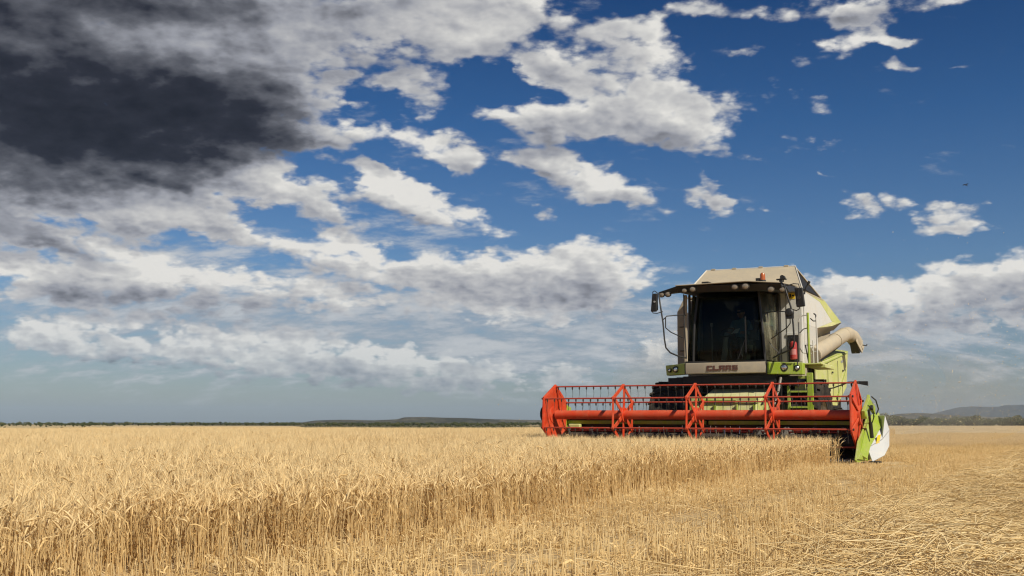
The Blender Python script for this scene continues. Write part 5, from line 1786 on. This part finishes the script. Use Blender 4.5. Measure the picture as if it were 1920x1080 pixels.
for sd in (-1, 1):
    hx = -.17 if sd < 0 else .14
    base = Vector((hx, -.34, .245))
    J = [(tuple(base), .028), (tuple(base + Vector((0, -.05, .01))), (.036, .020)), (tuple(base + Vector((0, -.085, .015))), (.038, .018))]
    Bn = [(0, 1), (1, 2)]
    for q, (dxx, ln) in enumerate(((-.027, .85), (-.009, 1.0), (.009, .95), (.027, .78))):
        a = base + Vector((dxx, -.09, .018)); b1 = a + Vector((0, -.028 * ln, .004)); b2 = b1 + Vector((0, -.010, -.026 * ln)); b3 = b2 + Vector((0, .014, -.016 * ln))
        i0 = len(J)
        J += [(tuple(a), .0095), (tuple(b1), .009), (tuple(b2), .0085), (tuple(b3), .007)]
        Bn += [(2, i0), (i0, i0 + 1), (i0 + 1, i0 + 2), (i0 + 2, i0 + 3)]
    i0 = len(J)
    s2 = -sd
    J += [(tuple(base + Vector((s2 * .038, -.05, .0))), .012), (tuple(base + Vector((s2 * .045, -.08, -.02))), .010), (tuple(base + Vector((s2 * .030, -.10, -.035))), .008)]
    Bn += [(0, i0), (i0, i0 + 1), (i0 + 1, i0 + 2)]
    skin_body('hand', J, Bn, M['skin'], dr, sub=1)
MB().slab([(-.10, -.47, .22), (.06, -.50, .24), (.09, -.45, .34), (-.02, -.43, .32)], .008).obj('paper_sheet', M['cloth'], dr)

# ------------------------------------------------------------------ bird
bd = px_dir(1810, 347)
t = 120 / bd.y
br = bpy.data.objects.new('bird', None); COL.objects.link(br)
br.location = (bd.x * t, bd.y * t, CAM_H + bd.z * t); br.rotation_euler = (0, R(-14), R(200))
tag(br, 'small dark bird flying far off in the blue sky at right', 'bird')
MB().tube([(-.26, 0, 0), (-.12, 0, .02), (.05, 0, .02), (.16, 0, .03), (.24, 0, .02)], [.01, .05, .06, .035, .008], 8).obj('body', M['feather'], br, smooth=70)
for s in (-1, 1):
    MB().slab([(-.06, .03 * s, .04), (.06, .03 * s, .04), (.05, .28 * s, .12), (-.03, .52 * s, .06), (-.09, .27 * s, .10)][::s], .012).obj('wing', M['feather'], br)
MB().slab([(-.22, -.03, .01), (-.22, .03, .01), (-.40, .07, .02), (-.40, -.07, .02)], .008).obj('tail', M['feather'], br)

# ------------------------------------------------------------------ chaff in the air behind the machine
def build_chaff():
    rng = np.random.default_rng(31)
    n = 4200
    lx = np.where(rng.random(n) < .72, rng.normal(4.2, 2.6, n), rng.normal(-2.5, 2.0, n))
    ly = rng.uniform(3.5, 16, n)
    z = .3 + np.abs(rng.normal(0, 1.3, n)) * (1 + .05 * ly)
    X = HX + CT * lx + ST * ly; Y = HY - ST * lx + CT * ly
    keep = ~((np.abs(lx) < 1.9) & (ly < 9) & (z < 4.4)) & (z < 5.5)
    X, Y, z = X[keep], Y[keep], z[keep]; n = len(X)
    P = np.stack([X, Y, z], -1)
    a = rng.normal(0, 1, (n, 3)); a /= np.linalg.norm(a, axis=1, keepdims=True)
    b_ = np.cross(a, rng.normal(0, 1, (n, 3))); b_ /= np.linalg.norm(b_, axis=1, keepdims=True)
    s = rng.uniform(.003, .009, n)[:, None]
    V = np.stack([P - a * s * 2, P - b_ * s, P + a * s * 2, P + b_ * s], 1).reshape(-1, 3)
    me = mesh_np('chaff', V, np.arange(4 * n).reshape(n, 4), None, M['straw'])
    vattr(me, 'tint', np.repeat(rng.random(n), 4)); vattr(me, 'part', np.full(4 * n, 1.0))
    tag(link('flying_chaff', me), 'bits of chaff drifting in the air behind the harvester', kind='stuff')
build_chaff()

def build_dust():
    m = bpy.data.materials.new('dust')
    m.use_nodes = True
    N = NT(m.node_tree); N.n.clear()
    o = N.new('ShaderNodeOutputMaterial')
    v = N.new('ShaderNodeVolumePrincipled')
    v.inputs['Color'].default_value = (.95, .84, .68, 1)
    v.inputs['Density'].default_value = DUST_DENSITY
    v.inputs['Anisotropy'].default_value = .1
    N.l.new(v.outputs[0], o.inputs['Volume'])
    import bmesh
    bm = bmesh.new()
    rng = random.Random(4)
    for (lx, ly, z, r) in ((-2.2, 8.5, 1.7, 2.3), (-3.4, 10, 1.3, 2.0), (-1.6, 9.5, 2.7, 1.9), (-4.6, 12, 1.0, 1.8), (0, 11, 1.8, 2.8), (3.0, 12, 1.4, 2.3), (5.0, 14, 1.2, 2.0)):
        X, Y = to_world(lx, ly)
        mt = Matrix.Translation((X, Y, z)) @ Matrix.Diagonal((1.25, 1.2, min(.9, (z - .05) / r), 1))
        rr = bmesh.ops.create_icosphere(bm, subdivisions=4, radius=r, matrix=mt)
    me = bpy.data.meshes.new('dust_cloud'); bm.to_mesh(me); bm.free(); me.materials.append(m)
    tag(link('dust_cloud', me), 'thin tan dust hanging behind the harvester', kind='stuff')
DUST_DENSITY = 0.07
build_dust()

# ------------------------------------------------------------------ the air
def build_haze():
    m = bpy.data.materials.new('haze')
    m.use_nodes = True
    N = NT(m.node_tree); N.n.clear()
    o = N.new('ShaderNodeOutputMaterial')
    v = N.new('ShaderNodeVolumePrincipled')
    v.inputs['Color'].default_value = (.55, .74, 1.0, 1)
    v.inputs['Density'].default_value = 4.6e-5
    v.inputs['Anisotropy'].default_value = 0.0
    N.l.new(v.outputs[0], o.inputs['Volume'])
    MBb = MB().box(-15000, 15000, -15000, 15000, -2.0, 240)
    ob = MBb.obj('haze', m, smooth=0)
    ob.data.materials.clear(); ob.data.materials.append(m)
    tag(ob, 'pale blue summer haze over the fields', kind='stuff')
build_haze()
